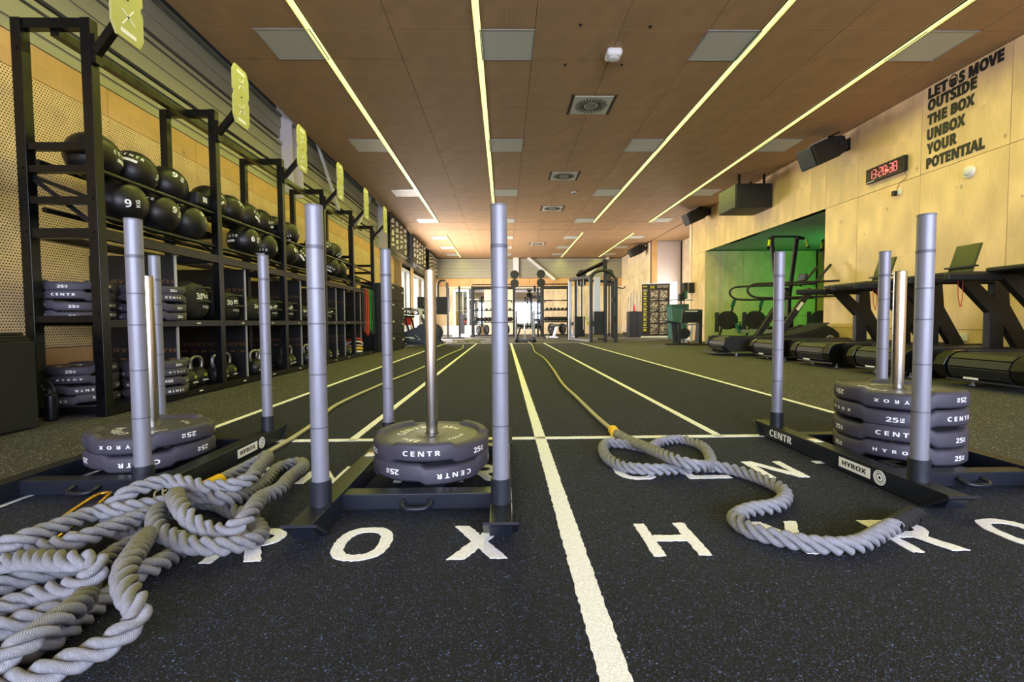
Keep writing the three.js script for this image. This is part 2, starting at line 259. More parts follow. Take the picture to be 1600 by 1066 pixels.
// left wall: solid dado, perforated ply boards, plain band, ribbed cladding above
const wallLeft = struct('wall_left', mg([bx(0.2, 4.7, 21, XL - 0.22, 2.35, -6.0), bx(0.2, 4.7, 0.55, XL - 0.22, 2.35, -18.9), bx(0.2, 4.7, 3.0, XL - 0.22, 2.35, -23.5), bx(0.2, 2.0, 5.6, XL - 0.22, 3.7, -19.3), bx(0.2, 0.3, 5.6, XL - 0.22, 0.15, -19.3)]), M.dark);
{
  const cache = {};
  for (let j = -6; j < 11; j++) {
    const z = -3.26 - j * 1.25 - 0.625;
    for (const [y0, y1, m, k] of [[0.004, 0.48, M.orange, 'a'], [0.48, 2.66, M.perf, 'b'], [2.66, 2.93, M.orange, 'c']]) { const o = part(wallLeft, 'board', cache[k] ??= bx(0.018, y1 - y0 - 0.006, 1.244), m); o.position.set(XL - 0.009, (y0 + y1) / 2, z); }
  }
  for (const [z0, z1] of [[-15.76, -16.85], [-18.62, -19.18], [-22.0, -24.85]]) part(wallLeft, 'board', bx(0.018, 2.92, z0 - z1, XL - 0.009, 1.46, (z0 + z1) / 2), M.birch);
  for (let i = 0; i < 9; i++) part(wallLeft, 'cladding_sheet', bx(0.05, i % 3 === 2 ? 0.05 : 0.17, 29.4, XL - 0.09 + (i % 3) * 0.018, 3.0 + i * 0.16 + (i % 3 === 2 ? -0.03 : 0), -10.1), M.cladding);
  part(wallLeft, 'ledge', bx(0.2, 0.03, 29.4, XL - 0.09, 2.945, -10.1), M.cladding);
  for (const z of [-8.28, -14.3, -19.0]) part(wallLeft, 'column', [bx(0.3, 1.65, 0.03, XL - 0.02, 3.78, z + 0.2), bx(0.3, 1.65, 0.03, XL - 0.02, 3.78, z - 0.2), bx(0.03, 1.65, 0.4, XL - 0.04, 3.78, z)], M.lilac);
  for (const [a, b] of [[-9.1, -10.7], [-13.3, -11.6]]) part(wallLeft, 'brace', bar([XL + 0.06, 4.5, a], [XL + 0.06, 3.0, b], 0.05), M.offwhite);
}
const windowIn = (n, z0, z1) => {
  const w = struct('window_' + n, mg([bx(0.12, 2.5, 0.07, XL - 0.1, 1.5, z0), bx(0.12, 2.5, 0.07, XL - 0.1, 1.5, z1), bx(0.12, 0.07, z0 - z1, XL - 0.1, 2.72, (z0 + z1) / 2), bx(0.12, 0.07, z0 - z1, XL - 0.1, 0.3, (z0 + z1) / 2), bx(0.08, 2.4, 0.06, XL - 0.1, 1.5, (z0 + z1) / 2)]), M.white);
  for (const k of [0.25, 0.75]) part(w, 'pane', bx(0.01, 2.36, (z0 - z1) / 2 - 0.08, XL - 0.12, 1.5, z0 + (z1 - z0) * k), M.glass);
};
windowIn(1, -16.85, -18.6); windowIn(2, -19.2, -21.98);
// back wall: pale ply, orange band, white ribbed cladding, mirrors
const wallBack = struct('wall_back', bx(11.4, 4.7, 0.2, 1.6, 2.35, ZB - 0.14), M.dark);
for (let i = 0; i < 8; i++) { part(wallBack, 'board', bx(1.27, 2.62, 0.018, -3.08 + i * 1.28, 1.31, ZB - 0.02), M.pale); part(wallBack, 'board', bx(1.27, 0.43, 0.018, -3.08 + i * 1.28, 2.84, ZB - 0.02), M.orange); }
for (let i = 0; i < 6; i++) part(wallBack, 'cladding_sheet', bx(10.4, 0.17, 0.04, 1.45, 3.16 + i * 0.175, ZB - 0.03 + (i % 2) * 0.012), M.cladding);
part(wallBack, 'column', bx(0.3, 1.1, 0.12, 0.65, 3.62, ZB + 0.08), M.offwhite);
part(wallBack, 'brace', bar([1.3, 4.15, ZB + 0.08], [2.75, 2.95, ZB + 0.08], 0.14), M.offwhite); part(wallBack, 'brace', bar([5.7, 4.15, ZB + 0.08], [4.5, 3.2, ZB + 0.08], 0.14), M.offwhite);
part(wallBack, 'mirror', bx(1.6, 2.1, 0.02, -1.9, 1.45, ZB + 0.01), M.mirror); part(wallBack, 'mirror', bx(1.5, 2.2, 0.02, 1.35, 1.4, ZB + 0.01), M.mirror);
part(wallBack, 'plinth', bx(2.0, 0.5, 0.4, -2.3, 0.25, ZB + 0.3), M.white);
// wall behind the camera with a long window band
const wallRear = struct('wall_rear', mg([bx(11, 0.6, 0.2, 1.3, 0.3, ZF + 0.1), bx(11, 1.3, 0.2, 1.3, 3.55, ZF + 0.1), bx(0.9, 4.2, 0.2, -3.5, 2.1, ZF + 0.1), bx(0.9, 4.2, 0.2, 6.1, 2.1, ZF + 0.1)]), M.plaster);
{ const w = struct('window_3', mg([bx(8.8, 0.06, 0.1, 1.3, 0.62, ZF + 0.1), bx(8.8, 0.06, 0.1, 1.3, 2.88, ZF + 0.1), ...[0, 1, 2, 3, 4, 5].map((i) => bx(0.07, 2.3, 0.1, -3.05 + i * 1.74, 1.75, ZF + 0.1))]), M.frame);
  for (let i = 0; i < 5; i++) part(w, 'pane', bx(1.66, 2.2, 0.01, -2.18 + i * 1.74, 1.75, ZF + 0.12), M.glass); }

// LED lines in the ceiling
const ledM = std({ color: 0x222200, emissive: new THREE.Color().setRGB(1, 1, 0.4), emissiveIntensity: 1.4, roughness: 0.5 });
[[-2.27, -2.6, -16.05, 'leftmost of the four long', 1], [-0.29, -2.6, -16.05, 'second from left of the four long', 1], [3.14, -2.6, -16.05, 'third from left of the four long', 1], [5.1, -2.6, -16.05, 'rightmost of the four long', 1], [-2.3, -18.1, -24.5, 'left of the three short far', 0], [3.08, -17.9, -24.6, 'middle of the three short far', 0], [5.1, -18.0, -24.6, 'right of the three short far', 0]].forEach(([x, z0, z1, where]) => {
  const t = thing('light_line', 'thin yellow-green ceiling light line, ' + where + ' ones', 'light', [x, CEIL - 0.008, (z0 + z1) / 2], 0, 'yellow-green light lines in the ceiling');
  part(t, 'channel', [bx(0.005, 0.017, z0 - z1, -0.042, -0.006, 0), bx(0.005, 0.017, z0 - z1, 0.042, -0.006, 0)], M.frame);
  part(t, 'diffuser', bx(0.074, 0.006, z0 - z1, 0, 0.001, 0), ledM);
  areaLight('light_line_glow', 0.07, z0 - z1, LED.color, LED.nits * (z0 > -10 ? 1 : 0.6), [x, CEIL - 0.0125, (z0 + z1) / 2], [x, 0, (z0 + z1) / 2]).rotation.set(-Math.PI / 2, 0, 0);
});
// square grey ceiling lights, switched off
{ let proto; const rows = [-5.87, -9.12, -12.4, -15.77, -18.9, -21.4, -23.6], cols = [[-2.6, 'left'], [0.06, 'second'], [2.8, 'third'], [5.45, 'right']];
  rows.forEach((z, j) => cols.forEach(([x, c]) => {
    const label = `flat grey ceiling light panel, switched off, ${ORD[j]} row from the front, ${c} column`;
    if (!proto) { proto = thing('ceiling_light', label, 'light', [x, CEIL - 0.004, z], 0, 'grey square ceiling lights');
      part(proto, 'frame', [bx(0.66, 0.012, 0.015, 0, 0, 0.305), bx(0.66, 0.012, 0.015, 0, 0, -0.305), bx(0.015, 0.012, 0.6, 0.322, 0, 0), bx(0.015, 0.012, 0.6, -0.322, 0, 0)], M.silver);
      part(proto, 'diffuser', bx(0.63, 0.006, 0.6, 0, 0.002, 0), M.diffuser);
    } else dup(proto, label, [x, CEIL - 0.004, z]);
  })); }
{ let proto; [[1.42, -7.45, 'nearest'], [1.45, -11.0, 'second'], [1.5, -14.1, 'third'], [1.5, -20.4, 'farthest']].forEach(([x, z, w]) => {
    const label = `square ceiling air vent with radial slots, ${w} of the row down the middle`;
    if (!proto) { proto = thing('ceiling_vent', label, 'vent', [x, CEIL - 0.006, z], 0, 'square radial-slot ceiling vents');
      part(proto, 'plate', bx(0.6, 0.012, 0.6), M.diffuser); part(proto, 'gap', [bx(0.035, 0.006, 0.66, -0.335, 0.003, 0), bx(0.035, 0.006, 0.66, 0.335, 0.003, 0)], M.black);
      part(proto, 'hub', new THREE.CylinderGeometry(0.09, 0.09, 0.014, 24).translate(0, -0.002, 0), M.grey);
      for (let k = 0; k < 28; k++) { const o = part(proto, 'slot', proto.userData.slot ??= bx(0.14, 0.004, 0.018, 0.185, -0.007, 0), M.black); o.rotation.y = k * Math.PI / 14; }
      delete proto.userData.slot;
    } else dup(proto, label, [x, CEIL - 0.006, z]);
  }); }
{ const s = thing('motion_detector', 'white rounded detector box on ceiling near the first vent', 'detector', [1.43, CEIL, -5.98]);
  part(s, 'body', new RoundedBoxGeometry(0.2, 0.1, 0.2, 3, 0.04).translate(0, -0.05, 0), M.white); part(s, 'lens', new THREE.SphereGeometry(0.07, 20, 10).scale(1, 0.4, 1).translate(0, -0.1, 0), M.offwhite);
  const d = thing('smoke_detector', 'small round silver smoke detector on ceiling beyond second vent', 'detector', [1.9, CEIL, -12.35]);
  part(d, 'base', cyl(0.07, 0.03, 0, -0.015, 0), M.white); part(d, 'dome', new THREE.SphereGeometry(0.05, 18, 9).scale(1, 0.6, 1).translate(0, -0.03, 0), M.grey);
  [[0.92, -5.47], [1.75, -5.5], [0.85, -6.3], [1.62, -6.3]].forEach(([x, z], i) => solo('ceiling_fixing', mg([cyl(0.014, 0.012, x, CEIL - 0.006, z), cyl(0.02, 0.004, x, CEIL - 0.002, z)]), M.black, `tiny black ceiling fixing dot, ${['far-side left', 'far-side right', 'near-side left', 'near-side right'][[2, 3, 0, 1][i]]} of four around the white detector`, 'fixing', 'black fixing dots around the detector')); }

// ---------- weight plates ----------
const PR = 0.235, PT = 0.074;
const lobe = (a) => { const p = ((a / (Math.PI / 3)) % 2 + 2) % 2, e = (x) => Math.max(0, Math.min(1, x)); const s = p < 1 ? e(p / 0.12) : 1 - e((p - 1) / 0.12); return (s * s * (3 - 2 * s) - 0.5) * 0.014; };
const N_A = 180;
function sweep(profile, uvf) {                                   // revolve [r, y, follows the lobes?] with the rim stepping up and down
  const pos = [], uv = [], idx = [], m = profile.length;
  for (let i = 0; i <= N_A; i++) { const a = i / N_A * Math.PI * 2; profile.forEach(([r, y, k], j) => { pos.push(Math.cos(a) * r, y + k * lobe(a), -Math.sin(a) * r); uv.push(...uvf(a, r, y, j)); }); }
  for (let i = 0; i < N_A; i++) for (let j = 0; j < m - 1; j++) { const a = i * m + j, b = a + m; idx.push(a, b, a + 1, b, b + 1, a + 1); }
  const g = new THREE.BufferGeometry(); g.setAttribute('position', new THREE.Float32BufferAttribute(pos, 3)); g.setAttribute('uv', new THREE.Float32BufferAttribute(uv, 2)); g.setIndex(idx); g.computeVertexNormals(); return g;
}
const h2 = PT / 2;
const rimTex = canvasTex(2048, 96, (c) => {
  c.fillStyle = '#3c3a46'; c.fillRect(0, 0, 2048, 96); c.fillStyle = '#f2f2f0'; c.textAlign = 'center'; c.textBaseline = 'middle';
  const put = (s, x, px, sp = 0) => { c.font = `bold ${px}px sans-serif`; const ws = [...s].map((q) => c.measureText(q).width + sp), w = ws.reduce((a, b) => a + b); let u = x - w / 2; [...s].forEach((q, i) => { c.fillText(q, u + ws[i] / 2, 50); u += ws[i]; }); };
  for (let k = 0; k < 6; k++) { const x = (k + 0.55) / 6 * 2048; if (k % 2) { put('25', x - 14, 56); c.save(); c.translate(x + 32, 50); c.rotate(-Math.PI / 2); c.font = 'bold 28px sans-serif'; c.fillText('KG', 0, 0); c.restore(); } else if (k === 2) put('HYROX', x, 40, 20); else put('CENTR', x, 50, 10); }
});
const faceTex = canvasTex(1024, 1024, (c) => {
  c.fillStyle = '#45444a'; c.fillRect(0, 0, 1024, 1024); c.fillStyle = '#f2f2f0'; c.textAlign = 'center'; c.textBaseline = 'middle';
  const arc = (s, a, px, r, sp) => { c.font = `bold ${px}px sans-serif`; [...s].forEach((q, i) => { c.save(); c.translate(512, 512); c.rotate(a + (i - (s.length - 1) / 2) * sp); c.translate(0, -r); c.fillText(q, 0, 0); c.restore(); }); };
  arc('CENTR', 5.2, 130, 340, 0.29); arc('25', 3.5, 120, 340, 0.22); arc('KG', 3.86, 64, 340, 0.14); arc('25', 0.35, 120, 340, 0.22); arc('KG', 0.71, 64, 340, 0.14); arc('HYROX', 2.0, 64, 340, 0.17);
});
const rimM = std({ map: rimTex, roughness: 0.6 }), faceM = std({ map: faceTex, roughness: 0.48 });
function makePlate(label) {
  const t = thing('weight_plate', label, 'weight plate');
  part(t, 'rim', sweep([[PR - 0.045, -h2 + 0.012, 0], [PR - 0.036, -h2 + 0.004, 1], [PR - 0.012, -h2 + 0.003, 1], [PR, -h2 + 0.015, 1], [PR, h2 - 0.015, 1], [PR - 0.012, h2 - 0.003, 1], [PR - 0.036, h2 - 0.004, 1], [PR - 0.045, h2 - 0.012, 0]], (a, r, y, j) => [a / Math.PI / 2, j <= 2 ? 0.02 : j >= 5 ? 0.98 : j === 3 ? 0.05 : 0.95]), rimM);
  const face = (s) => { const g = sweep(s > 0 ? [[PR - 0.045, h2 - 0.012, 0], [0.07, h2 - 0.012, 0], [0.066, h2 - 0.009, 0], [0.033, h2 - 0.009, 0]] : [[0.033, -h2 + 0.009, 0], [0.066, -h2 + 0.009, 0], [0.07, -h2 + 0.012, 0], [PR - 0.045, -h2 + 0.012, 0]], (a, r) => [0.5 + 0.5 * Math.cos(a) * r / (PR - 0.045), 0.5 + s * 0.5 * Math.sin(a) * r / (PR - 0.045)]); return g; };
  part(t, 'face', face(1), faceM); part(t, 'face', face(-1), faceM);
  part(t, 'hub', sweep([[0.033, -h2 + 0.008, 0], [0.028, -h2 + 0.009, 0], [0.0275, h2 - 0.009, 0], [0.033, h2 - 0.008, 0]], () => [0, 0]), M.metal);
  return t;
}
let plate0;
function plate(label, x, y, z, turn, flip = false, group = '25 kg grey weight plates') {
  let o; if (!plate0) { o = plate0 = makePlate(label); o.userData.group = group; o.position.set(x, y, z); } else o = dup(plate0, label, [x, y, z], 0, group);
  o.rotation.set(flip ? Math.PI : 0, turn, 0); return o;
}

// ---------- push sleds ----------
function makeSled(label) {
  const t = thing('push_sled', label, 'sled'), X = 0.29, Z = 0.43;
  const prof = [[-0.56, 0.022], [-0.48, 0.0], [0.48, 0.0], [0.56, 0.022], [0.585, 0.07], [-0.585, 0.07]];   // runner seen from the side: z along x of the shape
  for (const s of [-1, 1]) {
    const r = part(t, 'runner', extrude(prof, 0.064, 0.002).translate(0, 0, -0.032).rotateY(-Math.PI / 2).translate(s * X, 0.008, 0), M.sled);
    for (const e of [-1, 1]) part(r, 'nose_plate', bar([s * X, 0.012, e * 0.5], [s * X, 0.08, e * 0.595], 0.105, 0.008), M.sled);
    part(r, 'brand_print', words('CENTR', 0.036, 0.001, 0.19).rotateY(s * Math.PI / 2).translate(s * (X + 0.0345), 0.026, 0.34 * s), M.print);
    const st = part(r, 'sticker', bx(0.001, 0.042, 0.17, s * (X + 0.0346), 0.043, -0.17 * s), M.print);
    part(st, 'sticker_print', words('HYROX', 0.02, 0.001, 0.13).rotateY(s * Math.PI / 2).translate(s * (X + 0.0352), 0.034, -0.17 * s), M.black);
    part(r, 'round_logo', [0.027, 0.02, 0.01].map((q, i) => new THREE.TorusGeometry(q, i < 2 ? 0.0025 : 0.004, 6, 32).rotateY(Math.PI / 2).scale(0.3, 1, 1).translate(s * (X + 0.0345), 0.043, -0.3 * s)), M.print);
  }
  for (const s of [-1, 1]) {
    const b = part(t, 'cross_beam', bx(2 * X - 0.06, 0.055, 0.06, 0, 0.043, s * 0.3, 0.003), M.sled);
    part(b, 'tow_handle', tube([[-0.045, 0.05, s * 0.325], [-0.047, 0.042, s * 0.36], [-0.025, 0.037, s * 0.378], [0.025, 0.037, s * 0.378], [0.047, 0.042, s * 0.36], [0.045, 0.05, s * 0.325]], 0.008, 28, 10), M.sled);
  }
  part(t, 'plate_platform', bx(0.16, 0.012, 0.56, 0, 0.054, 0), M.sled);
  const lb = part(t, 'warning_label', bx(0.04, 0.0015, 0.06, -X, 0.0805, -0.12), M.print); part(lb, 'label_band', bx(0.036, 0.0015, 0.014, -X, 0.0818, -0.145), M.orange);
  for (const sx of [-1, 1]) for (const sz of [-1, 1]) {
    const x = sx * X, z = sz * Z, p = part(t, 'push_post', [cyl(0.0265, 0.95, x, 0.553, z, 32)], M.post);
    part(p, 'sleeve', [cyl(0.033, 0.085, x, 0.115, z, 32), cyl(0.0345, 0.006, x, 0.08, z, 32)], M.sleeve);
    part(p, 'top_cap', cyl(0.0272, 0.006, x, 1.028, z, 32), M.postTop);
    [0.33, 0.5, 0.66, 0.77, 0.9].forEach((y, i) => part(p, 'seam', cyl(0.0274, i === 4 ? 0.012 : 0.005, x, y, z, 32), M.seam));
  }
  const pole = part(t, 'plate_pole', cyl(0.0245, 0.815, 0, 0.4675, 0, 32), M.chrome); part(pole, 'pole_cap', cyl(0.02, 0.004, 0, 0.876, 0, 32), M.black);
  return t;
}
const sled0 = makeSled('black push sled with grey posts holding two plates, in the middle of the photo'); sled0.position.set(-0.305, 0.009, -1.885);
const sledL = dup(sled0, 'black push sled with grey posts beside the big rope pile', [-1.59, 0.009, -2.065]);
const sledR = dup(sled0, 'black push sled with grey posts carrying a stack of four plates', [1.785, 0.009, -2.03]);
const sledF = dup(sled0, 'small empty push sled at the far end of the turf', [0.68, 0.009, -15.2]);
for (const s of [sled0, sledL, sledR, sledF]) s.userData.group = 'push sleds';
const py = (k) => 0.109 + k * 0.0745;
plate('grey 25 kg plate, lower of the two on the middle sled', -0.305, py(0), -1.885, 0.47, true);
plate('grey 25 kg plate, upper of the two on the middle sled', -0.305, py(1), -1.885, -0.07);
plate('grey 25 kg plate, lower of the two on the sled behind the rope pile', -1.59, py(0), -2.065, 2.65, true);
plate('grey 25 kg plate, upper of the two on the sled behind the rope pile', -1.59, py(1), -2.065, -1.257, true);
['lowest', 'second from bottom', 'third from bottom', 'topmost'].forEach((w, k) => plate(`grey 25 kg plate, ${w} of the stack of four on the right sled`, 1.785, py(k), -2.03, [1.31, -0.77, 0.26, -0.377][k], k === 3));

// ---------- ropes: three strands laid round a moving centre line ----------
function laid(pts, R, pitch, closed = false, step = 0.007, seg = 8) {
  const c = curve(pts, closed, 0.5), L = c.getLength(), n = Math.round(L / step), rs = R * 0.485, off = R * 0.55, F = c.computeFrenetFrames(n, false), out = [];
  for (let k = 0; k < 3; k++) {
    const pos = [], nor = [], uv = [], idx = [];
    for (let i = 0; i <= n; i++) {
      const p = c.getPointAt(i / n), th = i / n * L / pitch * Math.PI * 2 + k * Math.PI * 2 / 3, N = F.normals[i], B = F.binormals[i];
      const d = N.clone().multiplyScalar(Math.cos(th)).addScaledVector(B, Math.sin(th)), e = N.clone().multiplyScalar(-Math.sin(th)).addScaledVector(B, Math.cos(th));
      const q = p.clone().addScaledVector(d, off);
      for (let j = 0; j < seg; j++) { const a = j / seg * Math.PI * 2, v = d.clone().multiplyScalar(Math.cos(a)).addScaledVector(e, Math.sin(a)); pos.push(q.x + v.x * rs, q.y + v.y * rs, q.z + v.z * rs); nor.push(v.x, v.y, v.z); uv.push(i / n * L * 40, j / seg); }
    }
    for (let i = 0; i < n; i++) for (let j = 0; j < seg; j++) { const a = i * seg + j, b = i * seg + (j + 1) % seg, d = a + seg, e = b + seg; idx.push(a, b, d, d, b, e); }
    for (const [base, w] of [[0, 1], [n * seg, -1]]) for (let j = 1; j < seg - 1; j++) w > 0 ? idx.push(base, base + j, base + j + 1) : idx.push(base, base + j + 1, base + j);
    const g = new THREE.BufferGeometry(); g.setAttribute('position', new THREE.Float32BufferAttribute(pos, 3)); g.setAttribute('normal', new THREE.Float32BufferAttribute(nor, 3)); g.setAttribute('uv', new THREE.Float32BufferAttribute(uv, 2)); g.setIndex(idx); out.push(g);
  }
  return mg(out);
}
{ const n = 256, a = noise(n, 6), b = noise(n, 40);
  T.rope = dataTex(n, 1, (x, y) => rgb([150, 151, 158], 0.86 + 0.12 * Math.sin((x + y) / n * Math.PI * 2 * 12) + (a(x, y) - 0.5) * 0.12 + (b(x, y) - 0.5) * 0.14)); T.rope.repeat.set(1, 1); }
const ropeM = std({ map: T.rope, roughness: 0.8, bumpMap: T.rope, bumpScale: 0.0008 }), tailM = hex(0xb4ae8c, 0.8);
const RR = 0.0255, PITCH = 0.108;
function rope(label, runs, tail, tailR = 0.016) {
  const t = thing('pull_rope', label, 'rope'); t.userData.group = 'thick sled ropes';
  runs.forEach((p) => part(t, 'rope', laid(p, RR, PITCH), ropeM));
  if (tail) part(t, 'tail', laid(tail, tailR, 0.06, false, 0.02, 6), tailM, 'thin far end of the rope');
  return t;
}
const band = (t, a, b) => part(t, 'tape_band', rod(a, b, RR + 0.003, 16), M.yellow, 'yellow tape band');
{ const r = rope('thick grey laid rope snaking past the right sled, knotted loop at its yellow band', [[
    [0.63, 0.03, -2.62], [0.655, 0.04, -2.38], [0.67, 0.075, -2.1], [0.71, 0.09, -1.87], [0.81, 0.07, -1.84], [0.93, 0.032, -2.02], [1.0, 0.032, -2.26], [0.95, 0.032, -2.41], [0.82, 0.032, -2.36], [0.72, 0.032, -2.26], [0.62, 0.033, -2.33], [0.52, 0.034, -2.33], [0.475, 0.034, -2.13], [0.51, 0.034, -1.97], [0.62, 0.04, -1.9], [0.74, 0.034, -1.92], [0.88, 0.034, -1.95], [0.97, 0.034, -1.9], [1.03, 0.034, -1.77], [1.03, 0.034, -1.64], [0.94, 0.034, -1.53], [0.82, 0.034, -1.49], [0.74, 0.034, -1.43], [0.74, 0.034, -1.35], [0.8, 0.034, -1.29], [0.9, 0.034, -1.245], [1.0, 0.034, -1.25], [1.13, 0.036, -1.32], [1.2, 0.036, -1.36]]],
    [[0.63, 0.03, -2.6], [0.618, 0.024, -3.1], [0.61, 0.024, -3.9], [0.6, 0.024, -4.73], [0.66, 0.024, -6.3], [0.7, 0.024, -8.1], [0.66, 0.024, -10], [0.77, 0.024, -12.5], [0.78, 0.024, -15.0]]);
  band(r, [0.629, 0.031, -2.56], [0.632, 0.033, -2.64]);
  part(r, 'end_wrap', laid([[1.19, 0.036, -1.355], [1.27, 0.036, -1.4], [1.34, 0.036, -1.44]], RR + 0.001, 0.085), M.rubber, 'black wrapped rope end'); }
{ const r = rope('tangled pile of thick grey laid rope in the left foreground', [
    [[-1.43, 0.06, -1.16], [-1.3, 0.1, -1.19], [-1.27, 0.1, -1.27], [-1.25, 0.1, -1.37], [-1.18, 0.1, -1.41], [-1.12, 0.09, -1.47], [-1.07, 0.085, -1.51], [-1.01, 0.09, -1.53], [-0.95, 0.085, -1.52], [-0.93, 0.06, -1.6], [-0.96, 0.035, -1.8], [-1.0, 0.034, -1.99], [-0.95, 0.036, -2.07], [-0.88, 0.05, -1.97], [-0.84, 0.07, -1.76], [-0.8, 0.085, -1.6], [-0.8, 0.1, -1.48], [-0.77, 0.11, -1.38], [-0.76, 0.1, -1.31], [-0.79, 0.085, -1.285], [-0.84, 0.08, -1.29], [-0.89, 0.1, -1.295], [-0.94, 0.125, -1.32], [-1.01, 0.135, -1.39], [-1.08, 0.11, -1.49], [-1.12, 0.05, -1.6], [-1.02, 0.034, -1.6], [-0.94, 0.036, -1.54], [-0.87, 0.034, -1.5], [-0.79, 0.034, -1.43], [-0.74, 0.036, -1.36], [-0.735, 0.045, -1.3], [-0.77, 0.055, -1.25], [-0.81, 0.065, -1.23], [-0.86, 0.07, -1.23], [-0.91, 0.08, -1.245], [-0.97, 0.09, -1.27], [-1.02, 0.1, -1.32], [-1.06, 0.1, -1.39], [-1.05, 0.08, -1.44], [-1.09, 0.08, -1.43], [-1.12, 0.085, -1.36], [-1.14, 0.085, -1.29], [-1.17, 0.085, -1.23], [-1.26, 0.07, -1.22], [-1.45, 0.04, -1.2]],
    [[-1.16, 0.034, -1.8], [-1.15, 0.034, -1.9], [-1.13, 0.045, -1.98], [-1.1, 0.06, -2.03], [-1.06, 0.085, -2.01], [-0.99, 0.11, -1.88], [-0.94, 0.12, -1.72], [-0.91, 0.12, -1.62], [-0.93, 0.115, -1.57], [-0.97, 0.115, -1.55], [-1.01, 0.12, -1.53], [-1.07, 0.13, -1.54], [-1.14, 0.14, -1.54], [-1.18, 0.14, -1.5], [-1.21, 0.13, -1.45], [-1.23, 0.1, -1.42], [-1.22, 0.05, -1.4], [-1.17, 0.034, -1.39], [-1.1, 0.036, -1.38], [-1.04, 0.06, -1.34], [-0.96, 0.1, -1.2], [-0.89, 0.12, -1.08], [-0.86, 0.12, -1.02], [-0.83, 0.11, -0.98], [-0.79, 0.1, -0.945], [-0.76, 0.09, -0.925], [-0.75, 0.07, -0.905], [-0.76, 0.06, -0.88], [-0.78, 0.05, -0.86], [-0.81, 0.046, -0.83], [-0.84, 0.042, -0.805], [-0.88, 0.038, -0.79], [-0.97, 0.036, -0.76]],
    [[-1.4, 0.05, -1.1], [-1.25, 0.08, -1.12], [-1.2, 0.09, -1.12], [-1.13, 0.1, -1.1], [-1.04, 0.11, -1.075], [-0.98, 0.108, -1.075], [-0.96, 0.09, -1.055], [-0.985, 0.075, -1.04], [-1.02, 0.065, -1.035], [-1.07, 0.055, -1.03], [-1.1, 0.05, -1.0], [-1.14, 0.05, -0.93]],
    [[-0.99, 0.045, -0.76], [-0.92, 0.065, -0.8], [-0.895, 0.08, -0.83], [-0.89, 0.085, -0.87], [-0.9, 0.08, -0.93], [-0.93, 0.065, -0.99], [-1.0, 0.04, -1.08], [-1.06, 0.034, -1.17], [-1.09, 0.034, -1.26], [-1.08, 0.034, -1.36]],
    [[-0.98, 0.034, -0.84], [-0.94, 0.034, -0.88], [-0.92, 0.034, -0.93], [-0.93, 0.034, -1.01], [-0.93, 0.036, -1.08], [-0.92, 0.05, -1.12], [-0.905, 0.048, -1.17], [-0.91, 0.04, -1.22], [-0.92, 0.034, -1.3], [-0.93, 0.034, -1.4]],
    [[-1.4, 0.034, -1.0], [-1.27, 0.034, -1.07], [-1.22, 0.034, -1.13], [-1.16, 0.034, -1.18], [-1.1, 0.034, -1.2]],
    [[-1.2, 0.034, -0.86], [-1.09, 0.034, -0.93], [-1.02, 0.036, -0.98], [-0.99, 0.036, -1.02]]],
    [[-1.17, 0.03, -1.7], [-1.2, 0.026, -1.9], [-1.19, 0.024, -2.2], [-1.2, 0.024, -2.6], [-1.24, 0.024, -3.0], [-1.33, 0.024, -3.65], [-1.29, 0.024, -4.86], [-1.18, 0.024, -6.5], [-1.13, 0.024, -9.1], [-1.05, 0.024, -11.2], [-1.18, 0.024, -13.0]]);
  band(r, [-1.165, 0.036, -1.76], [-1.158, 0.036, -1.84]); }
{ const t = thing('pull_rope', 'loose tangle of yellow-lit rope at the far end of left lane', 'rope', [-1.1, 0.02, -14.0]);
  part(t, 'coil', laid(Array.from({ length: 40 }, (_, i) => [Math.cos(i * 0.9) * (0.25 + 0.25 * Math.sin(i * 0.37)), 0.02 + 0.1 * Math.abs(Math.sin(i * 0.5)), Math.sin(i * 0.9) * 0.3 + 0.2 * Math.sin(i * 0.21)]), 0.017, 0.06, false, 0.03, 5), tailM); }
{ const t = thing('strap_clip', 'brass snap clip and dark strap by the left sled', 'clip', [0, 0, 0]);
  part(t, 'strap', [bar([-1.32, 0.03, -1.27], [-1.55, 0.02, -1.28], 0.006, 0.03), bar([-1.55, 0.02, -1.28], [-1.9, 0.02, -1.15], 0.006, 0.035)], M.black);
  part(t, 'clip', tube([[-1.3, 0.05, -1.3], [-1.34, 0.09, -1.52], [-1.36, 0.095, -1.56], [-1.39, 0.09, -1.53], [-1.38, 0.05, -1.34], [-1.34, 0.035, -1.27]], 0.006, 40, 8, true), M.brass);
  part(t, 'ring', tube([[-1.36, 0.05, -1.3], [-1.42, 0.05, -1.26], [-1.5, 0.04, -1.24], [-1.44, 0.03, -1.3]], 0.007, 24, 8, true), M.black); }

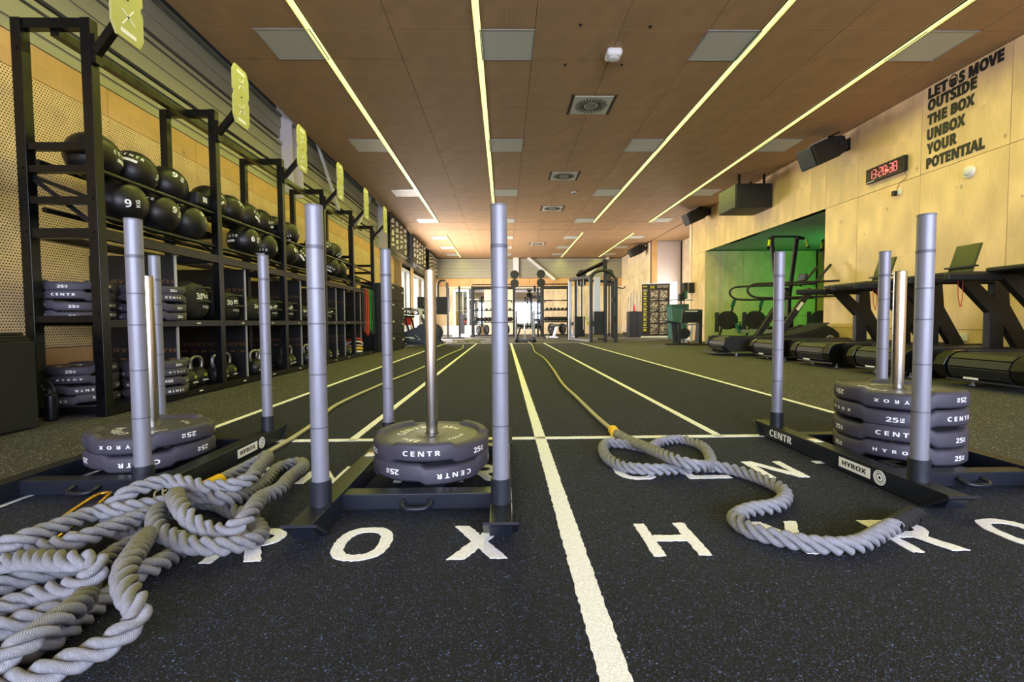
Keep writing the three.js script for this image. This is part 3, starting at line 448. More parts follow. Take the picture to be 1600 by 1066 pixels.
// ---------- storage rig along the left wall ----------
const UZ = [0, 1, 2, 3, 4, 5].map((k) => -3.365 - 1.38 * k), UF = -2.93, UB = -3.41, RZ0 = UZ[0], RZ1 = UZ[5];
const DIV = [-4.18, -5.28, -6.7, -8.1, -8.52, -9.45];
const rig = thing('storage_rig', 'tall black steel storage rig with wall balls along the left wall', 'rack');
{
  const S = M.steel;
  UZ.forEach((z) => { for (const x of [UF, UB]) { const u = part(rig, 'upright', bx(0.07, 2.83, 0.07, x, 1.415, z, 0.004), S); [0.75, 1.34, 1.57, 1.79, 2.62].forEach((y) => part(u, 'bolt', new THREE.CylinderGeometry(0.012, 0.012, 0.006, 10).rotateX(Math.PI / 2).translate(x, y, z + 0.038), M.steel)); }
    for (const y of [2.795, 1.945, 1.785, 1.565, 1.33, 0.715, 0.05]) part(rig, 'cross_member', bx(UF - UB - 0.07, y > 2.5 || y === 1.33 ? 0.07 : 0.05, 0.05, (UF + UB) / 2, y, z), S);
    part(rig, 'brace', bar([UB + 0.03, 1.74, z - 0.02], [UF - 0.05, 1.58, z - 0.05], 0.03), S); part(rig, 'brace', bar([UB + 0.03, 1.72, z - 0.02], [UF - 0.1, 1.4, z - 0.12], 0.03), S); });
  const zm = (RZ0 + RZ1) / 2, L = RZ0 - RZ1;
  part(rig, 'top_rail', bx(0.06, 0.06, L, -3.17, 2.75, zm), S);
  for (const [n, x, y, r] of [['ball_rail', UF - 0.01, 1.79, 0.02], ['ball_rail', -3.33, 1.84, 0.02], ['ball_rail', UF - 0.01, 1.46, 0.02], ['ball_rail', -3.3, 1.5, 0.02]]) part(rig, n, rod([x, y, RZ0], [x, y, RZ1], r, 12), S);
  part(rig, 'beam', bx(0.05, 0.075, L, UF + 0.005, 1.33, zm), S); part(rig, 'beam', bx(0.05, 0.06, L, UB, 1.33, zm), S);
  const shelf = (y) => { const s = part(rig, 'shelf', bx(0.52, 0.012, L, (UF + UB) / 2, y, zm), S); part(s, 'shelf_lip', [bx(0.012, 0.055, L, UF + 0.03, y - 0.02, zm), bx(0.012, 0.04, L, UB - 0.02, y - 0.015, zm)], S); UZ.slice(0, 5).forEach((z) => [0.35, 1.0].forEach((k) => part(s, 'shelf_tag', bx(0.002, 0.012, 0.05, UF + 0.0375, y - 0.02, z - k), M.offwhite))); };
  shelf(0.7); shelf(0.06);
  const lm = hex(0x5a3c1c, 0.8), let1 = words('HYROXHYROX', 0.038, 0.002, 0.72).rotateY(Math.PI), bars = [0, 1, 2, 3, 4, 5, 6].map((k) => bx(0.055, 0.016, 0.002, 0.33 - k * 0.11, -0.06, 0));
  DIV.forEach((z) => { for (const [y0, y1, ly] of [[0.07, 0.675, 0.42], [0.715, 1.29, 1.04]]) {
    const d = part(rig, 'divider', bx(0.76, y1 - y0, 0.012, -3.345, (y0 + y1) / 2, z), M.black); part(d, 'divider_edge', bx(0.012, y1 - y0, 0.022, -2.965, (y0 + y1) / 2, z), M.silver, 'bare metal front edge');
    part(d, 'letters', mg([let1.clone().translate(-3.34, ly, z + 0.008), ...(ly < 1 ? bars.map((b) => b.clone().translate(-3.34, ly, z + 0.008)) : [])]), lm, 'mirrored letters cut out of the divider'); } });
  // wall-ball target boards on slanting arms
  const H = 0.285, W = 0.135, board = extrude([[-W, -H + 0.07], [-W + 0.04, -H], [W - 0.04, -H], [W, -H + 0.07], [W, -0.03], [W - 0.018, -0.016], [W - 0.018, 0.016], [W, 0.03], [W, H - 0.07], [W - 0.04, H], [-W + 0.04, H], [-W, H - 0.07], [-W, 0.03], [-W + 0.018, 0.016], [-W + 0.018, -0.016], [-W, -0.03]], 0.012, 0.002).translate(0, 0, -0.006);
  const cross = mg([...[0.13, -0.12].flatMap((y) => [bar([-0.05, y - 0.07, 0.009], [0.05, y + 0.07, 0.009], 0.008, 0.002), bar([-0.05, y + 0.03, 0.009], [0.06, y - 0.03, 0.009], 0.008, 0.002)])]), tagG = mg([bx(0.13, 0.03, 0.002, 0, -0.235, 0.009), bx(0.13, 0.03, 0.002, 0, 0.235, 0.009)]), dot = mg([0.13, -0.12, 0].map((y) => new THREE.CylinderGeometry(0.008, 0.008, 0.006, 12).rotateX(Math.PI / 2).translate(0, y, 0.01)));
  UZ.forEach((z) => { const x = -2.62, y = 2.935, q = z + 0.05;
    part(rig, 'target_arm', [bar([UF + 0.03, 2.58, z], [x - 0.03, 2.82, q], 0.05, 0.05), bx(0.05, 0.2, 0.06, UF + 0.04, 2.62, z), bx(0.02, 0.3, 0.05, x - 0.02, 2.9, q)], S);
    const b = part(rig, 'target_board', board, M.target, 'pale yellow double wall-ball target board'); b.position.set(x, y, q); b.rotation.y = Math.PI / 2;
    part(b, 'cross_mark', cross, M.print); part(b, 'white_tag', tagG, M.print); part(b, 'bolt', dot, M.black); });
}
// ---------- wall balls ----------
function ballTex(kg) { return canvasTex(512, 256, (c) => {
  c.fillStyle = '#0e0e0f'; c.fillRect(0, 0, 512, 256); c.strokeStyle = '#050505'; c.lineWidth = 3; for (const x of [0, 128, 256, 384]) { c.beginPath(); c.moveTo(x, 0); c.lineTo(x, 256); c.stroke(); } c.beginPath(); c.moveTo(0, 84); c.lineTo(512, 84); c.moveTo(0, 172); c.lineTo(512, 172); c.stroke();
  c.fillStyle = '#eee'; c.textAlign = 'center'; c.textBaseline = 'middle';
  for (const x of [64, 320]) { c.font = 'bold 40px sans-serif'; c.fillText(kg, x - 12, 128); c.save(); c.translate(x + 20, 128); c.rotate(-Math.PI / 2); c.font = 'bold 22px sans-serif'; c.fillText('KG', 0, 0); c.restore(); }
  for (const x of [192, 448]) { c.font = 'bold 20px sans-serif'; c.fillText('C E N T R', x, 118); c.fillRect(x - 26, 138, 52, 12); }
}); }
const ballM = ['9', '6'].map((k) => std({ map: ballTex(k), roughness: 0.42 }));
const ballG = new THREE.SphereGeometry(0.178, 40, 26), patchG = new THREE.SphereGeometry(0.1795, 24, 6, 0, Math.PI * 2, 0, 0.42);
function wallBall(x, y, z, k, label) {
  const t = thing('wall_ball', label, 'wall ball', [x, y, z], 0, 'black wall balls in the rig');
  part(t, 'cover', ballG, ballM[k]); part(t, 'end_patch', patchG, M.soft); const q = part(t, 'end_patch', patchG, M.soft); q.rotation.x = Math.PI;
  t.rotation.set(rr(-0.7, 0.7), rr(0, 6.28), rr(-0.7, 0.7)); return t;
}
{ const top = [-3.62, -3.99, -4.37, -4.98, -5.32, -5.66, -5.98, -6.36, -6.72, -7.75, -8.12, -8.48], low = [-3.71, -4.08, -4.44, -5.42, -5.82, -6.4, -6.78, -8.0, -8.36];
  top.forEach((z, i) => wallBall(-3.16, 1.965, z, i < 5 ? 0 : 1, `black wall ball with white print, ${ORD[i]} from the near end of the upper ball row`));
  low.forEach((z, i) => wallBall(-3.04, 1.64, z, i < 3 ? 0 : 1, `black wall ball with white print, ${ORD[i]} from the near end of the lower ball row`)); }
{ const t = thing('ball_pump_box', 'flat black box lying behind the third upper wall ball', 'box', [-3.13, 1.9, -4.62]); part(t, 'body', bx(0.34, 0.13, 0.2, 0, 0, 0, 0.03), M.soft); part(t, 'patch', bx(0.002, 0.05, 0.06, 0.171, 0, 0), M.offwhite);
  [[-3.15, 1.87, -9.1], [-3.08, 1.55, -9.15]].forEach(([x, y, z], i) => { const r = thing('rolled_mat', `dark green rolled mat lying along the ${['upper', 'lower'][i]} ball rails near the bands`, 'rolled mat', [x, y, z]); part(r, 'roll', new THREE.CapsuleGeometry(0.065, 1.0, 6, 20).rotateX(Math.PI / 2), hex(0x23301a, 0.8)); part(r, 'strap', [-0.3, 0.3].map((k) => new THREE.TorusGeometry(0.066, 0.006, 6, 24).translate(0, 0, k)), M.black); }); }
// plates on the first bay's shelves
{ const w = ['lowest', 'second lowest', 'second highest', 'topmost'];
  for (const [n, x, z, a] of [['left-hand', -3.37, -3.66, 0], ['right-hand', -3.06, -4.03, 0.9]]) for (let k = 0; k < 4; k++) {
    plate(`grey 25 kg plate, ${w[k]} of the ${n} stack on the rig's middle shelf`, x, 0.744 + k * 0.0745, z, [1.65, 1.65, 0.35, 1.4][k] + a, false, 'plates stored in the rig');
    plate(`grey 25 kg plate, ${w[k]} of the ${n} stack on the rig's bottom shelf`, x, 0.104 + k * 0.0745, z, [0.9, 2.2, 2.5, 1.5][k] + a, k < 2, 'plates stored in the rig');
  } }
// ---------- sandbags on the middle shelf ----------
const bagTex = (s, i) => canvasTex(512, 256, (c) => { c.fillStyle = '#141414'; c.fillRect(0, 0, 512, 256); c.textAlign = 'center'; c.textBaseline = 'middle'; c.fillStyle = '#eee'; for (const x of [128, 384]) { c.font = 'bold 34px sans-serif'; c.fillText(s, x - 12, 112); c.font = 'bold 17px sans-serif'; c.fillText('KG', x + 22, 112); c.font = 'bold 15px sans-serif'; c.fillText('CENTR', x + 30, 150); } });
const bagMs = ['30', '20', '10'].map((s, i) => std({ map: bagTex(s, i), roughness: 0.7 }));
function pillow(a, b, c, p = 3) { const g = new THREE.SphereGeometry(1, 32, 20), q = g.attributes.position; for (let i = 0; i < q.count; i++) { const x = q.getX(i), y = q.getY(i), z = q.getZ(i), n = Math.pow(Math.abs(x) ** p + Math.abs(y) ** p + Math.abs(z) ** p, -1 / p), k = n * (1 + 0.03 * Math.sin(9 * x + 5 * z)); q.setXYZ(i, x * k * a, y * k * b, z * k * c); } g.computeVertexNormals(); return g; }
{ const zs = [[-4.42, 0, 0.2], [-4.98, 0, 0.17], [-5.5, 1, 0.15], [-5.86, 1, 0.15], [-6.3, 1, 0.15], [-6.9, 2, 0.13], [-7.22, 2, 0.13], [-7.75, 2, 0.13]];
  zs.forEach(([z, m, s], i) => { const t = thing('sandbag', `black sandbag with handles and white print, ${ORD[i]} from the near end of the middle shelf`, 'sandbag', [-3.1, 0.708 + s * 0.94, z], rr(-0.2, 0.2), 'sandbags on the rig');
    part(t, 'bag', pillow(0.2, s * 0.95, s * 1.02).rotateY(Math.PI / 2), bagMs[m]).rotation.y = -0.15;
    for (const y of [0.55, -0.1]) part(t, 'handle', tube([[0.17, s * y, -0.09], [0.235, s * y + 0.01, -0.06], [0.235, s * y + 0.01, 0.06], [0.17, s * y, 0.09]], 0.011, 16, 8), M.black);
    part(t, 'patch', bx(0.004, 0.018, 0.06, 0.205, s * 0.3, 0.02), M.print); }); }
// ---------- kettlebells on the bottom shelf ----------
{ let proto; const zs = []; for (let z = -4.36; z > -9.2; z -= 0.235) { if ([...DIV, ...UZ].some((d) => Math.abs(d - z) < 0.115)) { z -= 0.02; } if ([...DIV, ...UZ].some((d) => Math.abs(d - z) < 0.1)) continue; zs.push(z); }
  const kbM = hex(0x2b2f2b, 0.4, 0.4);
  zs.slice(0, 20).forEach((z, i) => { const label = `grey steel kettlebell with bright handle, ${ORD[i]} from the near end of the bottom shelf`, pos = [-3.04 - (i % 2) * 0.05, 0.067, z];
    if (!proto) { proto = thing('kettlebell', label, 'kettlebell', pos, 0, 'kettlebells on the bottom shelf');
      part(proto, 'body', lathe([[0, 0], [0.065, 0], [0.085, 0.012], [0.1, 0.06], [0.1, 0.09], [0.088, 0.135], [0.06, 0.165], [0.03, 0.178], [0, 0.18]]), kbM);
      part(proto, 'handle', tube([[0, 0.15, -0.06], [0, 0.2, -0.072], [0, 0.25, -0.066], [0, 0.275, -0.03], [0, 0.275, 0.03], [0, 0.25, 0.066], [0, 0.2, 0.072], [0, 0.15, 0.06]], 0.0165, 32, 10), M.metal);
      part(proto, 'number', words('20', 0.026, 0.002).rotateY(Math.PI / 2).translate(0.1, 0.09, 0), M.lime); part(proto, 'brand_print', words('CENTR', 0.014, 0.002, 0.075).rotateY(Math.PI / 2).translate(0.1, 0.045, 0), M.print);
    } else dup(proto, label, pos, rr(-0.3, 0.3)); }); }
{ const t = thing('rope_coil', 'small coil of grey, yellow and red rope on the rig end', 'rope', [-3.0, 0.075, -9.15]); const cm = [M.offwhite, M.yellow, tailM, M.offwhite, M.red];
  cm.forEach((m, i) => part(t, 'coil', new THREE.TorusGeometry(0.14 + 0.01 * (i % 2), 0.016, 8, 40).rotateX(Math.PI / 2 - i * 0.16).rotateY(0.5).translate(0, 0.03 + i * 0.045, 0), m)); }
// resistance bands hanging at the far end
{ const cols = [[0x4b4f54, 'grey', 0.02], [0xd23a10, 'orange-red', 0.04], [0xe2501c, 'bright orange', 0.045], [0x22b04a, 'bright green', 0.035], [0x1b7a3e, 'mid green', 0.04], [0x16403a, 'dark teal', 0.06]];
  part(rig, 'band_hook', rod([UF + 0.045, 1.37, -9.3], [UF + 0.045, 1.37, -10.2], 0.012), M.steel);
  cols.forEach(([c, n, w], i) => { const t = thing('resistance_band', `${n} resistance band hanging looped from the far end of the rig`, 'resistance band', [UF + 0.045, 1.37, -9.42 - i * 0.13], 0, 'coloured resistance bands'), l = 0.82 + 0.05 * (i % 3), m = hex(c, 0.6);
    part(t, 'loop', [bx(0.006, l, w, 0.016, -l / 2, 0), bx(0.006, l, w, -0.016, -l / 2, 0.01), bar([-0.016, 0.016, 0], [0.016, 0.016, 0], 0.006, w), new THREE.TorusGeometry(0.03, 0.004, 4, 20).scale(0.6, 1, w / 0.009).translate(0, -l - 0.01, 0.005)], m); }); }
// drawer cabinet past the rig
{ const t = thing('drawer_cabinet', 'tall black drawer cabinet with white tags past the rig', 'cabinet', [-2.98, 0, -11.32]);
  part(t, 'carcass', bx(0.68, 1.6, 1.4, 0, 0.8, 0, 0.01), M.black);
  for (let k = 0; k < 4; k++) { const d = part(t, 'drawer', bx(0.02, 0.385, 1.36, 0.35, 0.2 + k * 0.4, 0, 0.006), M.soft); part(d, 'handle', bx(0.02, 0.02, 0.3, 0.37, 0.33 + k * 0.4, 0), M.frame); part(d, 'tag', [bx(0.004, 0.035, 0.16, 0.362, 0.24 + k * 0.4, -0.5), bx(0.004, 0.035, 0.12, 0.362, 0.3 + k * 0.4, 0.5)], M.print); } }
// black storage box with mats at the near left, and the things round it
{ const t = thing('storage_box', 'large black box at the left edge below the perforated wall', 'box', [-3.4, 0, -2.2]);
  part(t, 'body', bx(0.7, 0.56, 1.62, 0, 0.29, 0, 0.01), hex(0x070708, 0.8)); part(t, 'foot', [bx(0.06, 0.02, 0.06, 0.28, 0.01, 0.7), bx(0.06, 0.02, 0.06, 0.28, 0.01, -0.7)], M.rubber);
  part(t, 'hand_hole', new THREE.TorusGeometry(0.11, 0.012, 10, 40).rotateY(Math.PI / 2).translate(0.352, 0.36, -0.34), M.rubber);
  ['bottom', 'middle', 'top'].forEach((w, i) => solo('exercise_mat', bx(0.68 - i * 0.02, 0.018, 1.58 - i * 0.04, -3.4 + i * 0.01, 0.58 + i * 0.019, -2.2, 0.006), hex([0x0b0c0a, 0x12140f, 0x0a0b09][i], 0.7), `thin dark exercise mat, ${w} of three on the black box`, 'mat', 'mats on the black box'));
  const c = thing('barbell', 'short black bar with bright sleeve end on the floor at left', 'barbell', [-2.86, 0.05, -2.45]); part(c, 'shaft', rod([0, 0, 0.08], [0, 0, 1.5], 0.016), M.steel); part(c, 'sleeve', rod([0, 0, -0.05], [0, 0, 0.08], 0.025, 20), M.metal); part(c, 'collar', rod([0, 0, 0.05], [0, 0, 0.075], 0.042, 24), M.steel);
  const b = thing('flask', 'dark metal flask with carry loop beside the rig foot', 'bottle', [-3.2, 0.0, -3.24]); part(b, 'body', lathe([[0, 0], [0.036, 0], [0.04, 0.01], [0.04, 0.17], [0.03, 0.19], [0, 0.19]]), hex(0x22222c, 0.3, 0.6)); part(b, 'cap', cyl(0.028, 0.03, 0, 0.205, 0), M.black); part(b, 'carry_loop', tube([[-0.03, 0.2, 0], [-0.06, 0.25, 0], [-0.02, 0.28, 0], [0.02, 0.24, 0], [0.03, 0.2, 0]], 0.006, 24, 8), M.frame);
  const w = thing('hanging_bag', 'black padded bag hanging on the perforated wall at the left edge', 'bag', [-3.71, 1.66, -3.2]); part(w, 'bag', bx(0.1, 0.3, 0.34, 0, 0, 0, 0.045), M.soft); part(w, 'hook', rod([-0.07, 0.2, 0], [0, 0.2, 0], 0.01), M.steel); part(w, 'loop', tube([[0, 0.15, -0.06], [0, 0.21, 0], [0, 0.15, 0.06]], 0.008, 12, 6), M.black); part(w, 'print', words('CENTR', 0.04, 0.002, 0.2).rotateY(Math.PI / 2).translate(0.051, 0.02, 0.05), M.print); }
// ---------- printed block panels along the ceiling edge ----------
[[-14.45, -16.9, 'nearest'], [-18.0, -20.9, 'middle'], [-21.8, -24.4, 'farthest']].forEach(([z0, z1, w]) => {
  const t = thing('graphic_panel', `black hanging panel with pale blocks under ceiling edge, ${w} of three`, 'panel', [-3.56, 0, 0], 0, 'black and white hanging panels'), h = 1.1; part(t, 'backing', bx(0.02, h, z0 - z1, 0, CEIL - h / 2 - 0.02, (z0 + z1) / 2), M.black);
  const n = Math.round((z0 - z1) / 0.55); for (let i = 0; i < n; i++) { let y = CEIL - 0.06; for (let k = 0; k < 5; k++) { const hh = rr(0.1, 0.22); y -= hh + rr(0.02, 0.05); if (y < CEIL - h) break; const z = z0 - (i + 0.5) * (z0 - z1) / n; part(t, 'block', extrude([[-rr(0.08, 0.24), 0], [rr(0.08, 0.24), 0.04], [rr(0.1, 0.24), hh], [-rr(0.06, 0.22), hh - 0.04]], 0.006).rotateY(Math.PI / 2).translate(0.011, y, z), M.offwhite); } } });
// ---------- indoor bikes ----------
{ let proto; [[-12.55, 'nearest'], [-13.4, 'middle'], [-14.25, 'farthest']].forEach(([z, w]) => { const label = `dark blue exercise bike with flywheel cover and pale handlebar post, ${w} of three`, pos = [-2.42, 0, z];
  if (proto) return void dup(proto, label, pos);
  const t = proto = thing('exercise_bike', label, 'exercise bike', pos, 0, 'exercise bikes on the left');
  part(t, 'flywheel_cover', [extrude(Array.from({ length: 36 }, (_, i) => { const a = i / 36 * 6.2832; return [0.22 + Math.cos(a) * 0.27, 0.36 + Math.sin(a) * 0.27]; }), 0.1, 0.012).translate(0, 0, -0.05), extrude([[-0.45, 0.16], [0.15, 0.12], [0.2, 0.6], [-0.1, 0.5], [-0.45, 0.34]], 0.09, 0.012).translate(0, 0, -0.045)], M.navy);
  part(t, 'cover_print', [bx(0.3, 0.018, 0.002, -0.22, 0.27, 0.058), bx(0.14, 0.016, 0.002, -0.1, 0.24, 0.058)], M.print);
  part(t, 'base', [bx(0.06, 0.05, 0.55, 0.5, 0.04, 0), bx(0.06, 0.05, 0.5, -0.5, 0.04, 0), bx(1.0, 0.05, 0.08, 0, 0.08, 0)], M.frame);
  part(t, 'front_mast', bar([0.42, 0.1, 0], [0.14, 0.86, 0], 0.07, 0.06), M.navy); const hp = part(t, 'handlebar_post', bar([0.16, 0.8, 0], [0.1, 1.05, 0], 0.09, 0.06), M.offwhite); part(hp, 'stem', bar([0.12, 1.04, 0], [-0.12, 1.06, 0], 0.05, 0.05), M.offwhite);
  part(t, 'handlebar', [1, -1].map((s) => tube([[-0.1, 1.06, 0], [-0.2, 1.06, s * 0.16], [-0.32, 1.04, s * 0.22], [-0.42, 0.98, s * 0.2], [-0.4, 0.92, s * 0.14], [-0.24, 0.95, s * 0.1]], 0.016, 24, 8)), M.rubber);
  part(t, 'console', bx(0.03, 0.16, 0.22, 0.2, 1.2, 0, 0.01), M.black); part(t, 'seat_post', bar([-0.35, 0.3, 0], [-0.48, 0.82, 0], 0.05), M.frame);
  part(t, 'seat', pillow(0.14, 0.035, 0.1, 2.5).translate(-0.5, 0.86, 0), M.black); part(t, 'crank', [rod([-0.02, 0.34, 0.08], [0.1, 0.22, 0.08], 0.012), bx(0.08, 0.02, 0.1, 0.1, 0.21, 0.13)], M.metal); }); }
{ const t = thing('display_screen', 'wide black screen panel on a stand behind the bikes', 'screen', [-2.45, 0, -15.6], 0.1); part(t, 'panel', bx(1.0, 0.6, 0.06, 0, 1.25, 0, 0.01), M.black); part(t, 'post', bx(0.1, 1.0, 0.06, 0, 0.5, -0.05), M.frame); part(t, 'base', bx(0.7, 0.04, 0.5, 0, 0.02, 0), M.frame); part(t, 'tape_loop', tube([[0.2, 1.5, 0.0], [0.2, 1.95, 0], [0.3, 2.1, 0], [0.45, 2.1, 0]], 0.035, 20, 8), M.navy);
  const r = thing('floor_sign', 'small red and white tag standing by the side wall', 'tag', [-3.0, 0, -14.2]); part(r, 'stand', bx(0.03, 0.6, 0.03, 0, 0.3, 0), M.offwhite); part(r, 'tag', bx(0.2, 0.25, 0.02, 0, 0.72, 0), M.red); }

// ---------- right wall: lettering, clock, speakers, small fittings ----------
{ const t = thing('wall_lettering', 'six lines of black capital lettering high on the right ply wall', 'lettering', [XR - 0.001, 0, 0]);
  const put = (s, y0, y1, z0, z1, f = font) => { const g = words(s, y1 - y0 - 0.012, 0.002, z1 - z0, f, 0.009); g.rotateY(-Math.PI / 2).translate(0, y0, (z0 + z1) / 2); return g; };
  part(t, 'word', put('LET', 3.965, 4.12, -6.86, -6.56), M.black, 'the letters LET');
  part(t, 'word', put('S MOVE', 3.965, 4.12, -6.4, -5.82), M.black, 'the letters S MOVE');
  const o = part(t, 'ornate_letter', put('u', 3.98, 4.11, -6.53, -6.43, serif), M.black, 'small ornate u in a ring'); part(o, 'ring', [new THREE.TorusGeometry(0.068, 0.008, 6, 32).rotateY(Math.PI / 2).scale(0.15, 1.15, 0.85).translate(-0.001, 4.04, -6.48)], M.black);
  [['OUTSIDE', 3.785, 3.945, -6.86, -6.15], ['THE BOX', 3.575, 3.73, -6.86, -6.17], ['UNBOX', 3.355, 3.515, -6.86, -6.29], ['YOUR', 3.145, 3.305, -6.86, -6.4], ['POTENTIAL', 2.935, 3.09, -6.86, -6.02]].forEach(([s, a, b, c, d]) => part(t, 'word', put(s, a, b, c, d), M.black, 'the letters ' + s)); }
{ const t = thing('wall_clock', 'black digital wall clock with red numerals reading 13:20:38', 'clock', [XR - 0.035, 3.14, -7.55], -Math.PI / 2);
  part(t, 'housing', bx(0.76, 0.245, 0.07, 0, 0, 0, 0.01), M.black); part(t, 'screen', bx(0.7, 0.19, 0.004, 0, 0, 0.036), hex(0x1a0706, 0.25));
  const redM = std({ color: 0x300000, emissive: new THREE.Color().setRGB(1.0, 0.2, 0.18), emissiveIntensity: 1.5 });
  const SEG = { a: [0, 0.07, 1], b: [0.03, 0.035, 0], c: [0.03, -0.035, 0], d: [0, -0.07, 1], e: [-0.03, -0.035, 0], f: [-0.03, 0.035, 0], g: [0, 0, 1] }, D = { 1: 'bc', 3: 'abgcd', 2: 'abged', 0: 'abcdef', 8: 'abcdefg' };
  [['1', -0.27], ['3', -0.185], ['2', -0.065], ['0', 0.02], ['3', 0.14], ['8', 0.225]].forEach(([n, x]) => part(t, 'digit', [...D[n]].map((k) => { const [u, v, h] = SEG[k]; return h ? bx(0.052, 0.013, 0.004, x + u, v, 0.039) : bx(0.013, 0.062, 0.004, x + u, v, 0.039); }), redM));
  [-0.125, 0.08].forEach((x) => part(t, 'colon', [bx(0.012, 0.014, 0.004, x, 0.03, 0.039), bx(0.012, 0.014, 0.004, x, -0.03, 0.039)], redM));
  part(t, 'brand_print', bx(0.16, 0.012, 0.002, -0.28, -0.107, 0.036), M.offwhite);
  const l = new THREE.PointLight(new THREE.Color().setRGB(1, 0.15, 0.12), 0.12, 4); l.position.set(XR - 0.12, 3.14, -7.55); l.name = 'clock_glow'; scene.add(l);
  part(t, 'cord', tube([[0.35, -0.12, -0.01], [0.37, -0.22, -0.02], [0.25, -0.29, -0.02], [0.22, -0.39, 0]], 0.004, 20, 6), M.black);
  const s = thing('wall_socket', 'white wall socket with black plug below the digital clock', 'socket', [XR - 0.01, 2.71, -7.34]); part(s, 'plate', bx(0.02, 0.09, 0.09, 0, 0.01, 0.02, 0.004), M.white); part(s, 'plug', bx(0.06, 0.08, 0.06, -0.035, 0, -0.02, 0.008), M.black);
  const d = thing('wall_sensor', 'round white sensor on ply wall below the lettering', 'sensor', [XR - 0.001, 2.68, -6.21]); part(d, 'base', new THREE.CylinderGeometry(0.075, 0.08, 0.03, 28).rotateZ(Math.PI / 2).translate(-0.015, 0, 0), M.white); part(d, 'dome', new THREE.SphereGeometry(0.06, 22, 12).scale(0.7, 1, 1).translate(-0.03, 0, 0.01), M.offwhite);
  for (const [y, z, w] of [[0.36, -7.95, 'low on the wall behind the treadmills'], [0.42, -6.3, 'low on the wall behind the second treadmill']]) { const q = thing('wall_socket', `white double wall socket ${w}`, 'socket', [XR - 0.008, y, z]); part(q, 'plate', bx(0.016, 0.1, 0.28, 0, 0, 0, 0.003), M.white); part(q, 'outlet', [-0.07, 0.07].map((k) => new THREE.CylinderGeometry(0.025, 0.025, 0.004, 18).rotateZ(Math.PI / 2).translate(-0.009, 0, k)), M.offwhite); } }
function tiltSpeaker(label, pos, s, turn) { const t = thing('wall_speaker', label, 'speaker', pos, turn, 'black tilted wall speakers'), b = new THREE.Group(); b.name = 'cabinet_group';
  const tilt = (g) => g.scale(s, s, s).rotateZ(0.42);
  part(t, 'cabinet', tilt(extrude([[-0.42, -0.2], [0.1, -0.2], [0.34, -0.12], [0.34, 0.12], [0.1, 0.2], [-0.42, 0.2]], 0.42, 0.015).translate(0, 0, -0.21)), M.black);
  part(t, 'grille', tilt(bx(0.03, 0.38, 0.4, -0.45, 0, 0, 0.01)), M.soft); part(t, 'trim', tilt(bx(0.012, 0.41, 0.452, -0.06, 0, 0)), M.frame);
  part(t, 'bracket', [tilt(bx(0.3, 0.03, 0.5, 0.1, 0.23, 0)), bx(0.16 * s, 0.05, 0.2, 0.42 * s, 0.14 * s, 0), bx(0.02, 0.22, 0.22, 0.5 * s, 0.14 * s, 0)], M.steel); part(t, 'knob', new THREE.CylinderGeometry(0.045 * s, 0.045 * s, 0.03, 18).rotateX(Math.PI / 2).rotateZ(0.42).translate(0.18 * s, 0.1 * s, 0.225 * s), M.frame); return t; }
tiltSpeaker('black tilted speaker under the ceiling left of the clock, nearest of three', [5.93, 3.78, -8.45], 0.88, 0.12);
tiltSpeaker('black tilted speaker beyond the square box speaker, second of three', [5.96, 3.93, -14.1], 0.84, 0.12);
tiltSpeaker('black tilted speaker beside the timber post, farthest of three', [6.02, 3.86, -20.5], 0.86, 0.12);
{ const t = thing('box_speaker', 'large square black box speaker hung between two tilted speakers', 'speaker', [5.92, 3.62, -11.2]); part(t, 'cabinet', bx(0.86, 0.56, 0.86, 0, 0, 0, 0.012), M.black); part(t, 'grille', bx(0.02, 0.52, 0.82, -0.435, 0, 0), hex(0x1c1f12, 0.6)); part(t, 'handle_recess', bx(0.14, 0.09, 0.01, 0.05, 0.02, 0.43), M.rubber); part(t, 'badge', [bx(0.14, 0.012, 0.004, 0.06, -0.245, 0.431), bx(0.004, 0.03, 0.03, -0.447, -0.2, 0.25)], M.frame); part(t, 'hanger', [bx(0.05, 0.26, 0.03, -0.3, 0.4, 0.3), bx(0.05, 0.26, 0.03, 0.3, 0.4, 0.3), bx(0.05, 0.26, 0.03, 0.3, 0.4, -0.3)], M.steel);
  const s = thing('bracket_speaker', 'small black speaker on bracket at the far corner of the opening', 'speaker', [6.22, 1.78, -15.35]); part(s, 'cabinet', bx(0.36, 0.34, 0.28, 0, 0, 0, 0.02), M.black); part(s, 'bracket', bx(0.12, 0.05, 0.1, 0.16, 0, -0.02), M.steel); part(s, 'trim', bx(0.02, 0.32, 0.29, -0.05, 0, 0), M.silver); }
